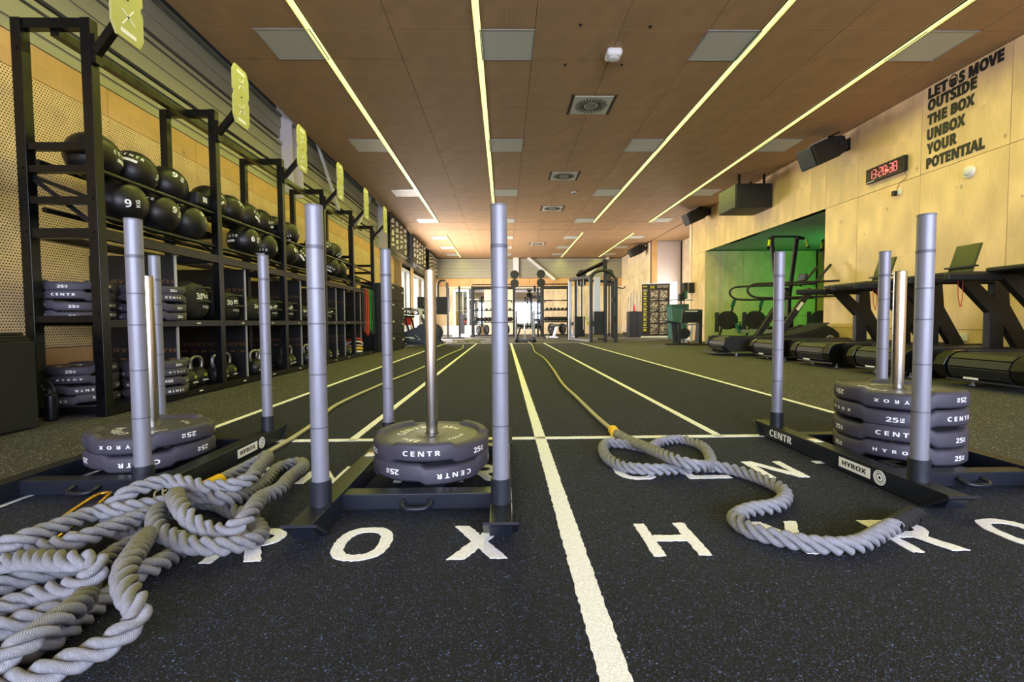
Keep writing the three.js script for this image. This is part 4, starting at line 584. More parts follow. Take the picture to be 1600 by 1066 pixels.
// ---------- treadmills: belts run across the room towards the right wall ----------
const slatG = bx(0.062, 0.022, 0.56, 0, 0, 0, 0.005), slatM = hex(0x17181a, 0.5);
function deck(t, top) {                                           // slats round the rear drum and along the deck
  const N = 6; for (let k = 0; k < N; k++) { const a = Math.PI * (1.5 - k / (N - 1)) , o = part(t, 'slat', slatG, slatM); o.position.set(0.15 + Math.cos(a) * 0.125, 0.2 + Math.sin(a) * 0.125, 0); o.rotation.z = a - Math.PI / 2; o.scale.x = 1.2; }
  for (let k = 0; k < 20; k++) { const x = 0.19 + k * 0.07, o = part(t, 'slat', slatG, slatM); o.position.set(x, top(x), 0); o.rotation.z = Math.atan2(top(x + 0.05) - top(x - 0.05), 0.1); }
  part(t, 'drum', rod([0.15, 0.2, -0.29], [0.15, 0.2, 0.29], 0.11, 24), M.black);
}
function makeTreadmill(label) {
  const t = thing('treadmill', label, 'treadmill', [0, 0, 0], 0, 'black slatted treadmills by the right wall'), top = () => 0.325; deck(t, top);
  for (const s of [-1, 1]) {
    const r = part(t, 'side_rail', extrude([[0.2, 0.1], [1.8, 0.1], [1.86, 0.2], [1.78, 0.33], [0.2, 0.33]], 0.1, 0.008).translate(0, 0, s * 0.36 - 0.05), M.black); part(r, 'rail_top', bx(1.5, 0.012, 0.1, 1.0, 0.344, s * 0.36), M.frame);
    part(t, 'rear_cap', extrude([[0.2, 0.075], [0.08, 0.085], [0.02, 0.14], [0.0, 0.21], [0.04, 0.29], [0.12, 0.338], [0.24, 0.348]], 0.104, 0.006).translate(0, 0, s * 0.36 - 0.052), M.gloss);
    part(t, 'mast', extrude([[1.5, 0.32], [1.32, 0.32], [1.14, 0.6], [1.14, 0.32], [0.98, 0.32], [0.98, 0.74], [0.6, 1.12], [0.78, 1.12], [1.02, 0.9], [1.02, 1.2], [1.16, 1.2], [1.2, 0.82]], 0.06, 0.006).translate(0, 0, s * 0.38 - 0.03), M.black);
    part(t, 'handrail', bx(1.08, 0.085, 0.06, 0.6, 1.1, s * 0.38, 0.025), M.soft);
    for (const x of [0.25, 1.7]) part(t, 'levelling_foot', [cyl(0.025, 0.012, x, 0.006, s * 0.25, 16), cyl(0.009, 0.09, x, 0.05, s * 0.25, 10)], M.metal);
  }
  part(t, 'under_pan', bx(1.5, 0.12, 0.62, 1.0, 0.13, 0), M.black); part(t, 'rear_lip', bx(0.02, 0.02, 0.74, 0.1, 0.07, 0), M.frame);
  const c = part(t, 'console', [bx(0.5, 0.07, 0.82, 0.9, 1.165, 0, 0.02), bx(0.16, 0.05, 0.82, 0.58, 1.17, 0, 0.02)], M.soft); part(c, 'screen', bar([1.04, 1.22, 0], [1.15, 1.56, 0], 0.025, 0.3, 0.01), hex(0x2a3318, 0.3)); part(c, 'ledge', bx(0.06, 0.02, 0.36, 1.05, 1.29, 0), M.black);
  part(t, 'safety_cord', [-0.02, 0.03].map((k) => tube([[0.62 + k, 1.1, 0.42], [0.62 + k, 0.92, 0.425], [0.635, 0.8, 0.42]], 0.004, 16, 6)), M.red);
  part(t, 'brand_print', [bx(0.002, 0.018, 0.14, 0.016, 0.1, -0.05)], M.print);
  return t;
}
const WT = ['nearest the camera', 'second from the camera', 'third from the camera', 'fourth from the camera'];
let tm; [[4.45, -4.22], [4.43, -5.4], [4.42, -6.55], [4.4, -7.7]].forEach(([x, z], i) => { const label = `black slatted treadmill with red safety cord by the right wall, ${WT[i]}`; if (!tm) { tm = makeTreadmill(label); tm.position.set(x, 0, z); } else { const o = dup(tm, label, [x, 0, z]); if (i === 3) { o.children.filter((c) => ['mast', 'handrail', 'console', 'safety_cord'].includes(c.name)).forEach((c) => o.remove(c)); o.userData.label = 'black slatted treadmill base without handrails beside the curved treadmill'; } } });
{ const t = thing('curved_treadmill', 'black curved treadmill with looped tube handrails before the green-lit opening', 'treadmill', [4.12, 0, -8.86], -0.03);
  const top = (x) => 0.335 + 0.14 * Math.pow(Math.abs((x - 0.75) / 0.95), 2.2) * (x > 0.75 ? 1 : 0.25); deck(t, top);
  for (let k = 20; k < 27; k++) { const x = 0.19 + k * 0.07, o = part(t, 'slat', slatG, slatM); o.position.set(x, top(x), 0); o.rotation.z = Math.atan2(top(x + 0.05) - top(x - 0.05), 0.1); }
  for (const s of [-1, 1]) {
    const pr = [[0.12, 0.1]]; pr.push([1.9, 0.1], [2.08, 0.16], [2.15, 0.29], [2.13, 0.42], [2.02, 0.51]); for (let x = 1.9; x > 0.1; x -= 0.15) pr.push([x, top(x) + 0.02]); pr.push([0.03, 0.3], [0.0, 0.2]);
    const r = part(t, 'side_panel', extrude(pr, 0.09, 0.008).translate(0, 0, s * 0.36 - 0.045), M.black);
    part(r, 'cap', bx(0.22, 0.02, 0.1, 0.12, 0.36, s * 0.36, 0.008), hex(0x6a7010, 0.45));
    const st = part(r, 'sticker', bx(0.34, 0.075, 0.002, 1.66, 0.3, s * 0.416), M.print); part(st, 'sticker_print', words('HYROX', 0.035, 0.002, 0.26).rotateY(s > 0 ? 0 : Math.PI).translate(1.66, 0.283, s * 0.417), M.black);
    part(r, 'round_logo', [0.07, 0.05, 0.022].map((q) => new THREE.TorusGeometry(q, 0.008, 6, 32).scale(1, 1, 0.3).translate(1.97, 0.31, s * 0.415)), M.silver);
    const m = part(t, 'mast', bar([1.0, 0.3, s * 0.36], [1.62, 1.25, s * 0.36], 0.1, 0.07), M.black); part(m, 'edge', bar([0.95, 0.32, s * 0.398], [1.56, 1.25, s * 0.398], 0.02, 0.006), M.frame); part(m, 'label', bar([1.36, 0.86, s * 0.4], [1.46, 1.0, s * 0.4], 0.06, 0.004), M.print);
    part(t, 'handrail', tube([[2.15, 1.4, s * 0.36], [1.5, 1.38, s * 0.36], [0.8, 1.36, s * 0.36], [0.55, 1.34, s * 0.36], [0.45, 1.24, s * 0.36], [0.55, 1.12, s * 0.36], [0.8, 1.09, s * 0.36], [1.5, 1.1, s * 0.36], [2.15, 1.12, s * 0.36]], 0.02, 70, 8), M.soft);
    part(t, 'grip', [rod([1.78, 1.35, s * 0.2], [2.1, 1.72, s * 0.2], 0.025), rod([1.95, 1.12, s * 0.25], [2.15, 1.3, s * 0.25], 0.022)], M.soft);
    part(t, 'foot', [cyl(0.03, 0.05, 0.3, 0.025, s * 0.28, 14), cyl(0.03, 0.05, 1.8, 0.025, s * 0.28, 14)], M.metal);
  }
  part(t, 'under_pan', bx(1.6, 0.1, 0.6, 1.0, 0.13, 0), M.black); part(t, 'step', bx(0.3, 0.015, 0.6, 0.05, 0.06, 0), M.frame); part(t, 'console', bx(0.06, 0.14, 0.24, 1.7, 1.5, 0, 0.02), M.black); part(t, 'cross_bar', rod([1.78, 1.38, -0.36], [1.78, 1.38, 0.36], 0.02), M.soft); }
// ski machines and rowers in the side room
{ let proto; [[6.48, -10.5, 'whole in view'], [7.98, -10.9, 'cut off by opening edge']].forEach(([x, z, w]) => { const label = `V-shaped ski trainer with yellow handles in the side room, ${w}`; if (proto) return void dup(proto, label, [x, 0, z]);
  const t = proto = thing('ski_trainer', label, 'ski trainer', [x, 0, z], 0, 'black ski trainers in the side room');
  for (const s of [-1, 1]) { part(t, 'arm', bar([s * 0.14, 1.2, 0], [s * 0.3, 2.58, 0], 0.085, 0.06, 0.01), M.black); part(t, 'leg', bar([s * 0.14, 1.25, 0], [s * 0.14, 0.06, 0], 0.07, 0.06), M.black);
    part(t, 'pulley', [new THREE.CylinderGeometry(0.045, 0.045, 0.05, 20).rotateX(Math.PI / 2).translate(s * 0.31, 2.56, 0.05), bar([s * 0.3, 2.56, 0.03], [s * 0.4, 2.54, 0.12], 0.05)], M.black);
    const h = part(t, 'handle', rod([s * 0.42, 2.5, 0.14], [s * 0.45, 2.34, 0.16], 0.026), M.lime, 'yellow handle'); part(h, 'cuff', rod([s * 0.45, 2.34, 0.16], [s * 0.47, 2.31, 0.18], 0.036), M.black); }
  part(t, 'top_bar', bar([-0.3, 2.6, 0], [0.3, 2.6, 0], 0.04), M.black); part(t, 'flywheel_box', bx(0.34, 0.4, 0.22, 0, 0.55, 0.05, 0.04), M.black); part(t, 'base', [bx(0.6, 0.05, 0.08, 0, 0.03, 0.5), bx(0.08, 0.05, 1.0, 0, 0.05, 0.1), bx(0.6, 0.05, 0.08, 0, 0.03, -0.35)], M.frame); part(t, 'monitor', bx(0.16, 0.14, 0.03, 0, 1.35, 0.08, 0.01), M.black); part(t, 'brand_print', words('CENTR', 0.07, 0.002, 0.34).rotateZ(-1.45).translate(-0.21, 1.85, 0.032), M.offwhite); }); }
{ let proto; [[6.62, -13.4, 'leftmost'], [7.45, -13.4, 'middle'], [9.3, -13.2, 'rightmost']].forEach(([x, z, w]) => { const label = `dark rowing machine with round flywheel against the side room wall, ${w} of three`; if (proto) return void dup(proto, label, [x, 0, z]);
  const t = proto = thing('rowing_machine', label, 'rowing machine', [x, 0, z], -0.9, 'rowing machines in the side room');
  part(t, 'flywheel', new THREE.CylinderGeometry(0.27, 0.27, 0.16, 40).rotateX(Math.PI / 2).translate(0, 0.68, 0), M.black); part(t, 'grille', [0.24, 0.18, 0.12, 0.06].map((q) => new THREE.TorusGeometry(q, 0.008, 6, 36).translate(0, 0.68, 0.085)), M.frame);
  part(t, 'chain_housing', bar([-0.02, 0.62, 0], [0.42, 0.42, 0], 0.12, 0.08, 0.02), M.black); const a = part(t, 'monitor_arm', tube([[0.05, 0.85, 0], [0.14, 1.0, 0], [0.12, 1.1, 0]], 0.03, 14, 8), M.black); part(a, 'monitor', bar([0.13, 1.06, 0], [0.2, 1.28, 0], 0.03, 0.19, 0.008), M.teal);
  part(t, 'front_leg', [bar([-0.12, 0.6, 0], [-0.3, 0.05, 0], 0.05), bx(0.06, 0.05, 0.55, -0.3, 0.03, 0), bx(0.1, 0.6, 0.06, -0.32, 0.62, 0)], M.frame); part(t, 'rail', bar([0.2, 0.36, 0], [2.1, 0.38, 0], 0.09, 0.05), M.silver);
  part(t, 'seat', pillow(0.13, 0.035, 0.15, 2.6).translate(1.25, 0.47, 0), M.black); part(t, 'foot_stretcher', [-0.13, 0.13].map((k) => bar([0.42, 0.3, k], [0.3, 0.58, k], 0.03, 0.12)), M.teal); part(t, 'rear_leg', [bar([2.05, 0.36, 0], [2.08, 0.04, 0], 0.05), bx(0.06, 0.04, 0.45, 2.08, 0.02, 0)], M.frame); part(t, 'handle', rod([0.35, 0.62, -0.22], [0.35, 0.62, 0.22], 0.016), M.rubber); }); }
// ---------- things round the far right recess ----------
{ const t = thing('poster_banner', 'dark standing banner with yellow squares and eight workout pictures', 'banner', [5.88, 0, -17.6]);
  const tex = canvasTex(1024, 2048, (c) => {
    c.fillStyle = '#2c211f'; c.fillRect(0, 0, 1024, 2048); c.fillStyle = '#d4cf20';
    for (let k = 0; k < 9; k++) { const y = 60 + k * 205; c.fillStyle = '#c9c420'; if (k) c.fillRect(60, y + 60, 110, 100); else c.fillRect(40, 70, 150, 50); c.fillStyle = '#c9bdb2'; c.fillRect(40, y + (k ? -5 : 150), 160, 28); }
    c.fillStyle = '#c9c420'; c.fillRect(320, 60, 36, 130); c.fillRect(420, 60, 36, 130); c.fillRect(320, 105, 136, 36); c.fillStyle = '#b8a79c'; c.fillRect(560, 70, 400, 36); c.fillRect(560, 130, 160, 24); c.fillRect(760, 130, 200, 24);
    let s = 5; const q = () => (s = (s * 16807) % 2147483647) / 2147483647;
    for (let r = 0; r < 4; r++) for (let k = 0; k < 2; k++) { const x = 310 + k * 340, y = 240 + r * 445; c.fillStyle = '#8b7a70'; c.fillRect(x, y, 290, 320); for (let i = 0; i < 46; i++) { c.fillStyle = q() < 0.5 ? '#d9cabd' : '#4a3a34'; c.beginPath(); c.ellipse(x + 20 + q() * 250, y + 20 + q() * 280, 10 + q() * 34, 6 + q() * 26, q() * 3, 0, 7); c.fill(); } c.fillStyle = '#d8ccc2'; c.fillRect(x, y + 345, 200 + q() * 80, 24); c.fillRect(x, y + 380, 120 + q() * 60, 14); }
  });
  part(t, 'print', bx(1.04, 2.02, 0.008, 0, 1.1, 0), M.dark); const f = part(t, 'front', new THREE.PlaneGeometry(1.04, 2.02).translate(0, 1.1, 0.006), std({ map: tex, roughness: 0.6 })); part(t, 'foot', bx(1.1, 0.08, 0.22, 0, 0.04, 0, 0.02), M.offwhite); part(t, 'top_bar', bx(1.06, 0.03, 0.02, 0, 2.12, 0), M.silver); part(t, 'pole', rod([0, 0.08, -0.04], [0, 2.12, -0.03], 0.012), M.silver); t.rotation.y = -0.28; f.name = 'front_print'; }
{ const t = thing('tall_cabinet', 'black upright cabinet left of the banner', 'cabinet', [5.55, 0, -19.2]); part(t, 'carcass', bx(0.62, 1.08, 0.5, 0, 0.54, 0, 0.01), M.black); part(t, 'door', bx(0.28, 1.0, 0.02, -0.15, 0.54, 0.255), M.soft); part(t, 'door', bx(0.28, 1.0, 0.02, 0.15, 0.54, 0.255), M.soft);
  const e = solo('bottle', lathe([[0, 1.09], [0.05, 1.09], [0.05, 1.28], [0.02, 1.33], [0.02, 1.38], [0, 1.38]], 18).translate(5.5, 0, -19.2), M.red, 'small red bottle on the black cabinet', 'bottle');
  const b = thing('wheelie_bin', 'tall green bin between the banner and the black machine', 'bin', [6.35, 0, -16.6]); part(b, 'body', extrude([[-0.22, 0.04], [0.22, 0.04], [0.3, 1.2], [-0.3, 1.2]], 0.5, 0.02).translate(0, 0, -0.25), M.teal); part(b, 'rim', bx(0.66, 0.06, 0.6, 0, 1.2, 0, 0.02), M.teal); part(b, 'lid', bx(0.68, 0.05, 0.64, 0, 1.25, 0, 0.02), hex(0x24503f, 0.5)); part(b, 'wheel', [-0.2, 0.2].map((k) => new THREE.CylinderGeometry(0.09, 0.09, 0.05, 22).rotateZ(Math.PI / 2).translate(k, 0.09, -0.27)), M.rubber);
  const w = thing('whiteboard', 'white board with pale blue foot behind the green bin', 'whiteboard', [6.85, 0, -19.0]); part(w, 'board', bx(0.75, 1.1, 0.03, 0, 1.75, 0), M.white); part(w, 'tray', bx(0.7, 0.12, 0.06, 0, 1.2, 0.02), hex(0xa9b4cc, 0.6)); part(w, 'leg', [bx(0.04, 1.2, 0.04, -0.3, 0.6, 0), bx(0.04, 1.2, 0.04, 0.3, 0.6, 0), bx(0.8, 0.03, 0.4, 0, 0.015, 0)], M.silver); }
{ const t = thing('machine_trolley', 'black steel machine with slanted panel and white strip beside the bin', 'machine', [5.15, 0, -12.75]);
  part(t, 'panel', extrude([[-0.28, 0.62], [0.28, 0.62], [0.24, 0.98], [-0.22, 0.98]], 0.05, 0.005).translate(0.02, 0, 0.2), M.black); part(t, 'panel_print', bx(0.36, 0.025, 0.004, 0.01, 0.935, 0.262), M.print); part(t, 'side_plate', [extrude([[-0.2, 0.05], [0.2, 0.05], [0.22, 0.98], [-0.05, 0.98]], 0.04).rotateY(-Math.PI / 2).translate(0.34, 0, 0)], M.black);
  part(t, 'leg', bx(0.07, 0.6, 0.06, 0.25, 0.33, 0.25), M.frame); part(t, 'leg', bx(0.07, 0.6, 0.06, -0.3, 0.33, 0.2), M.frame); part(t, 'base', [bx(0.62, 0.04, 0.1, 0.15, 0.02, 0.3), bx(0.6, 0.04, 0.1, -0.35, 0.02, 0.1)], M.rubber); part(t, 'drum', new THREE.CylinderGeometry(0.15, 0.15, 0.12, 28).rotateX(Math.PI / 2).translate(-0.12, 0.32, 0.1), M.soft); part(t, 'ram', [rod([0.02, 0.1, 0.22], [0.06, 0.6, 0.18], 0.03), rod([-0.1, 0.56, 0.2], [0.16, 0.58, 0.2], 0.02)], M.silver);
  const a = part(t, 'side_arm', bar([-0.36, 0.05, 0.1], [-0.4, 0.6, 0.05], 0.14, 0.06), M.frame); part(a, 'pad', bar([-0.62, 0.66, 0.05], [-0.28, 0.6, 0.05], 0.05, 0.16), M.black);
  const s = thing('camera_stand', 'dark camera head on a slim pole behind the black machine', 'camera stand', [5.28, 0, -13.3]); part(s, 'pole', rod([0, 0.02, 0], [0, 1.28, 0], 0.014), M.black); part(s, 'base', cyl(0.16, 0.03, 0, 0.015, 0), M.black); part(s, 'head', [bx(0.16, 0.2, 0.16, -0.08, 1.36, 0, 0.03), ball(0.09, 0, 1.5, 0)], M.black); part(s, 'handle_arm', [rod([-0.42, 1.28, 0], [-0.06, 1.3, 0], 0.022), rod([0.03, 1.28, 0], [0.26, 1.28, 0], 0.016)], M.silver); part(s, 'green_part', bx(0.08, 0.22, 0.1, 0.02, 1.42, 0.06, 0.02), M.teal); }
{ const g = thing('wall_rack', 'row of pale bars standing upright against far right wall', 'rack', [6.2, 0, -21.6]); for (const [i, z] of [-1.4, -0.95, -0.5, 0.1, 0.6].entries()) part(g, 'bar', [rod([0, 0.12, z], [0.1, 1.9 + (i % 3) * 0.15, z], 0.025, 10), rod([0, 0.1, z], [0.01, 0.5, z], 0.04, 10)], M.silver); part(g, 'base', bx(0.3, 0.12, 2.3, 0, 0.06, -0.4), M.black); part(g, 'grip', tube([[-0.06, 0.85, 0.4], [-0.14, 0.9, 0.4], [-0.16, 1.1, 0.4], [-0.06, 1.15, 0.4]], 0.03, 16, 8), M.black);
  const h = thing('ankle_strap_set', 'tangle of thin pale cable on floor by far right wall', 'cable', [5.0, 0, -20.3]); part(h, 'cable', [0, 1, 2].map((k) => new THREE.TorusGeometry(0.18 + k * 0.05, 0.01, 6, 36).rotateX(0.5 + k * 0.3).rotateY(k).translate(0, 0.26 + k * 0.04, 0)), M.silver); part(h, 'weight', bx(0.2, 0.16, 0.2, 0.5, 0.08, 0, 0.02), M.navy); }
// ---------- racks along the back ----------
const RZ = -20.3;
function powerRack(label, x0, x1) {
  const t = thing('power_rack', label, 'rack', [0, 0, RZ], 0, 'dark power racks at the back'), xm = (x0 + x1) / 2, w = x1 - x0;
  for (const x of [x0, x1]) for (const z of [0, -0.8]) { const u = part(t, 'upright', bx(0.09, 2.28, 0.09, x, 1.14, z), z ? M.steel : M.frame); if (z === 0) part(u, 'hole_strip', bx(0.03, 1.9, 0.004, x, 1.2, z + 0.046), M.black); }
  part(t, 'top_beam', [bx(w, 0.08, 0.08, xm, 2.22, 0), bx(w, 0.05, 0.05, xm, 2.34, 0)], M.steel); part(t, 'top_beam', [bx(w, 0.08, 0.08, xm, 2.22, -0.8), bx(0.08, 0.08, 0.8, x0, 2.24, -0.4), bx(0.08, 0.08, 0.8, x1, 2.24, -0.4)], M.steel);
  for (const y of [1.2, 0.68, 0.1]) part(t, 'shelf', [bx(w - 0.1, 0.04, 0.4, xm, y, -0.1), bx(w - 0.1, 0.05, 0.02, xm, y - 0.01, 0.1)], M.steel);
  const b = part(t, 'bar_hook', [bx(0.05, 0.12, 0.1, x0 + 0.1, 1.58, -0.02), bx(0.05, 0.12, 0.1, x1 - 0.1, 1.58, -0.02)], M.steel); return t;
}
powerRack('dark power rack with dumbbell shelf left of the far gap', -1.42, 0.44); powerRack('dark power rack with dumbbell shelf right of the far gap', 1.72, 2.95);
{ let proto, n = 0; const seg = [[-1.32, 0.36, 9], [1.84, 2.88, 7]];
  seg.forEach(([x0, x1, c], r) => { for (let i = 0; i < c; i++) { const x = x0 + (i + 0.4) * (x1 - x0) / c, label = `black dumbbell on the rack shelf at the back, ${ORD[i]} from left of the ${['left', 'right'][r]} row`;
    if (!proto) { proto = thing('dumbbell', label, 'dumbbell', [x, 0.8, RZ + 0.02], 0.3, 'dumbbells on the back racks'); for (const s of [-1, 1]) part(proto, 'head', [new THREE.CylinderGeometry(0.095, 0.095, 0.1, 8).rotateX(Math.PI / 2).translate(0, 0, s * 0.13), new THREE.CylinderGeometry(0.065, 0.095, 0.02, 8).rotateX(s * Math.PI / 2).translate(0, 0, s * 0.194)], M.black); part(proto, 'handle', rod([0, 0, -0.08], [0, 0, 0.08], 0.016), M.metal); } else dup(proto, label, [x, 0.8, RZ + 0.02]); } });
  let kp; seg.forEach(([x0, x1, c], r) => { for (let i = 0; i < 8 - r * 2; i++) { const x = x0 + (i + 0.5) * (x1 - x0) / (8 - r * 2), label = `small dark dumbbell on the thin upper shelf, ${ORD[i]} from left of the ${['left', 'right'][r]} rack`; if (!kp) { kp = thing('hand_weight', label, 'dumbbell', [x, 1.26, RZ - 0.2], 0.2, 'small dumbbells on the upper shelves'); part(kp, 'head', [-1, 1].map((s) => ball(0.045, 0, 0, s * 0.08, 12)), M.black); part(kp, 'handle', rod([0, 0, -0.06], [0, 0, 0.06], 0.014, 8), M.metal); } else dup(kp, label, [x, 1.26, RZ - 0.2]); } });
  let bp; [[-1.15, 0.2], [-0.8, 0.22], [-0.4, 0.2], [0.1, 0.22], [2.1, 0.24], [2.6, 0.24]].forEach(([x, r], i) => { const label = `dark bumper disc standing on the lowest back shelf, ${ORD[i]} from left`; const g = [lathe([[0.03, -0.05], [r - 0.02, -0.05], [r, -0.03], [r, 0.03], [r - 0.02, 0.05], [0.03, 0.05], [0.03, -0.05]], 32).rotateZ(Math.PI / 2)]; const t = thing('bumper_disc', label, 'weight plate', [x, 0.12 + r, RZ - 0.05], 0.5, 'bumper discs on the lowest back shelves'); part(t, 'disc', g, M.rubber); part(t, 'hub', rod([-0.055, 0, 0], [0.055, 0, 0], 0.035, 16), M.metal); });
  for (const [x, y, w, l] of [[-0.5, 1.62, 1.7, 'left'], [2.35, 1.62, 1.15, 'right']]) { const t = thing('barbell', `dark barbell racked across the ${l} back rack`, 'barbell', [x, y, RZ - 0.02]); part(t, 'shaft', rod([-w / 2, 0, 0], [w / 2, 0, 0], 0.016), M.steel); part(t, 'sleeve', [rod([-w / 2, 0, 0], [-w / 2 + 0.35, 0, 0], 0.026, 16), rod([w / 2 - 0.35, 0, 0], [w / 2, 0, 0], 0.026, 16)], M.frame); }
  [[0.47, 2.77, 'upper', 'left end of the gap'], [0.47, 2.38, 'lower', 'left end of the gap'], [1.64, 2.79, 'upper', 'right end of the gap'], [1.64, 2.4, 'lower', 'right end of the gap'], [3.45, 2.78, 'upper', 'left behind the cable machine'], [3.45, 2.4, 'lower', 'left behind the cable machine'], [4.68, 2.8, 'upper', 'right behind the cable machine'], [4.68, 2.42, 'lower', 'right behind the cable machine']].forEach(([x, y, a, b]) => { const t = thing('round_target', `round dark wall-ball target, ${a} disc of the pair at ${b}`, 'target', [x, y, RZ + 0.06], 0, 'round dark targets at the back'); part(t, 'disc', new THREE.CylinderGeometry(0.19, 0.19, 0.025, 36).rotateX(Math.PI / 2), hex(0x23291c, 0.6)); part(t, 'mark', bx(0.16, 0.02, 0.004, 0, 0, 0.014), M.frame); if (x > 3) part(t, 'post', a === 'upper' ? bx(0.06, y, 0.03, 0, -y / 2, -0.05) : bx(0.05, 0.3, 0.03, 0, 0, -0.028), M.steel); else if (a === 'upper') part(t, 'post', bx(0.06, 0.95, 0.04, 0, -0.3, -0.04), M.steel); });
  const b = thing('pull_up_frame', 'dark frame with pull-up bar over the far gap', 'frame', [0, 0, RZ]); part(b, 'bar', [rod([0.46, 2.24, 0], [1.7, 2.24, 0], 0.025), rod([0.46, 2.12, 0], [1.7, 2.12, 0], 0.025)], M.metal); part(b, 'upright', bx(0.08, 2.2, 0.08, 1.5, 1.1, 0), M.steel); part(b, 'weight_disc', new THREE.CylinderGeometry(0.14, 0.14, 0.08, 26).rotateZ(Math.PI / 2).translate(1.36, 2.14, 0), M.black);
  for (const [x, z, l, turn] of [[1.1, -18.2, 'flat black weight bench in the far gap', 0.1], [2.55, -19.3, 'grey and black inclined bench before the right back rack', 0.6]]) { const t = thing('weight_bench', l, 'bench', [x, 0, z], turn); part(t, 'pad', turn < 0.3 ? bx(0.75, 0.08, 0.3, 0, 0.5, 0, 0.03) : bar([0.1, 0.48, 0], [0.62, 0.62, 0], 0.08, 0.28, 0.03), M.black); part(t, 'seat_pad', bx(0.34, 0.08, 0.28, -0.5, 0.52, 0, 0.03), M.black); part(t, 'leg', [bar([-0.45, 0.5, 0], [-0.6, 0.03, 0], 0.07), bar([0.3, 0.48, 0], [0.5, 0.03, 0], 0.07), bx(0.06, 0.05, 0.5, -0.6, 0.03, 0), bx(0.06, 0.05, 0.5, 0.5, 0.03, 0)], turn < 0.3 ? M.frame : M.silver); part(t, 'wheel', new THREE.CylinderGeometry(0.06, 0.06, 0.04, 20).rotateX(Math.PI / 2).translate(0.6, 0.06, 0.1), M.white); }
  const m = thing('cable_tower', 'white cable tower before the left back mirror', 'cable machine', [-1.95, 0, -20.8]); part(m, 'column', [bx(0.08, 2.1, 0.08, -0.3, 1.05, 0), bx(0.08, 2.1, 0.08, 0.3, 1.05, 0), bx(0.7, 0.08, 0.08, 0, 2.12, 0)], M.offwhite); part(m, 'guide_rod', [rod([-0.08, 0.2, 0], [-0.08, 2.1, 0], 0.014), rod([0.08, 0.2, 0], [0.08, 2.1, 0], 0.014)], M.metal); part(m, 'weight_stack', bx(0.26, 0.9, 0.14, 0, 0.6, 0, 0.01), M.frame); part(m, 'base', bx(0.8, 0.08, 0.6, 0, 0.04, 0), M.offwhite); part(m, 'cross_bar', rod([-0.8, 1.2, 0.05], [1.0, 1.22, 0.05], 0.016), M.metal);
  const p = thing('landmine_post', 'dark upright post station at the left end of back racks', 'post', [-2.35, 0, -19.0]); part(p, 'post', [bx(0.08, 2.3, 0.08, 0, 1.15, 0), bx(0.08, 2.2, 0.08, 0.45, 1.1, -0.4)], M.frame); part(p, 'base', bx(0.9, 0.05, 0.5, 0.2, 0.025, -0.2), M.black); part(p, 'pulley', [bx(0.12, 0.4, 0.12, 0.02, 1.9, 0.08), bx(0.1, 0.22, 0.1, 0.0, 2.2, 0.1)], M.black); part(p, 'strap', tube([[0.05, 1.9, 0.1], [0.1, 1.4, 0.12], [0.07, 1.1, 0.1]], 0.015, 16, 6), M.black); }
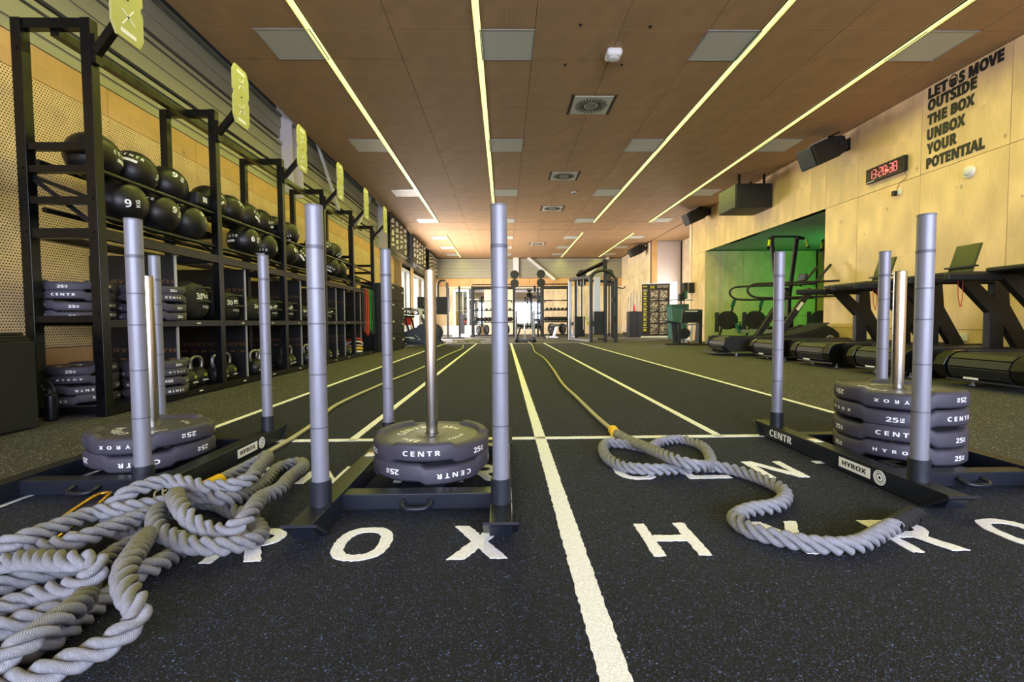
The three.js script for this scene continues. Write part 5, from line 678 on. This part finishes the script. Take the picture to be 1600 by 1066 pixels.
// ---------- multi cable machine ----------
{ const t = thing('cable_machine', 'tall black multi cable machine with curved top frame at the far right', 'cable machine', [0, 0, 0]);
  for (const [x, z, m, h] of [[2.78, -14.6, M.frame, 2.1], [3.28, -14.75, M.frame, 2.3], [3.56, -14.5, M.frame, 2.05], [2.42, -16.8, M.silver, 2.2], [2.62, -16.6, M.frame, 2.2], [3.9, -16.4, M.frame, 2.1]]) part(t, 'upright', bx(0.1, h, 0.12, x, h / 2, z, 0.01), m);
  part(t, 'top_frame', [tube([[2.78, 2.05, -14.6], [2.9, 2.22, -14.6], [3.15, 2.3, -14.6], [3.4, 2.22, -14.55], [3.56, 2.0, -14.5]], 0.045, 30, 8), bar([2.42, 2.2, -16.8], [2.78, 2.1, -14.6], 0.08), bar([3.56, 2.0, -14.5], [3.9, 2.1, -16.4], 0.08), bar([2.5, 2.2, -16.7], [3.9, 2.1, -16.4], 0.09)], M.black);
  part(t, 'jib_arm', [bar([2.5, 2.25, -15.6], [3.2, 2.55, -14.7], 0.09), bx(0.14, 0.34, 0.14, 3.25, 2.5, -14.7, 0.02)], M.steel);
  part(t, 'weight_stack', [bx(0.4, 0.75, 0.26, 3.12, 0.62, -14.9, 0.02)], M.black); part(t, 'stack_shroud', bx(0.2, 1.25, 0.1, 3.05, 1.5, -14.95), M.silver); part(t, 'weight_stack', bx(0.36, 0.7, 0.26, 2.62, 0.5, -15.9, 0.02), M.black);
  part(t, 'guide_rod', [-0.06, 0.06].map((k) => rod([2.62 + k, 0.2, -15.9], [2.62 + k, 2.1, -15.9], 0.014)), M.metal); part(t, 'cable', [rod([2.68, 0.4, -15.4], [2.68, 2.1, -15.4], 0.01), rod([2.85, 0.7, -15.2], [2.85, 2.1, -15.2], 0.022)], M.offwhite);
  part(t, 'base', [bar([2.42, 0.04, -16.8], [2.78, 0.04, -14.6], 0.08), bar([3.56, 0.04, -14.5], [3.9, 0.04, -16.4], 0.08), bx(0.3, 0.06, 0.3, 3.15, 0.1, -14.75)], M.black); for (const a of [bx(0.14, 0.16, 0.14, 2.8, 0.6, -14.55), bx(0.12, 0.2, 0.12, 3.5, 0.75, -14.45), bx(0.12, 0.14, 0.12, 3.5, 1.35, -14.45)]) part(t, 'adjuster', a, M.black); part(t, 'side_hook', tube([[3.6, 1.75, -14.5], [3.8, 1.72, -14.5], [3.86, 1.78, -14.5]], 0.02, 14, 8), M.black); part(t, 'hanging_grip', [tube([[2.72, 0.95, -15.1], [2.7, 0.8, -15.1], [2.76, 0.72, -15.1], [2.8, 0.82, -15.1]], 0.014, 20, 8), bx(0.05, 0.12, 0.04, 2.78, 0.62, -15.1)], M.lime); }

const renderer = new THREE.WebGLRenderer({ antialias: true });
renderer.toneMapping = THREE.LinearToneMapping;
renderer.toneMappingExposure = EXPOSURE;
renderer.shadowMap.enabled = true;
renderer.render(scene, camera);
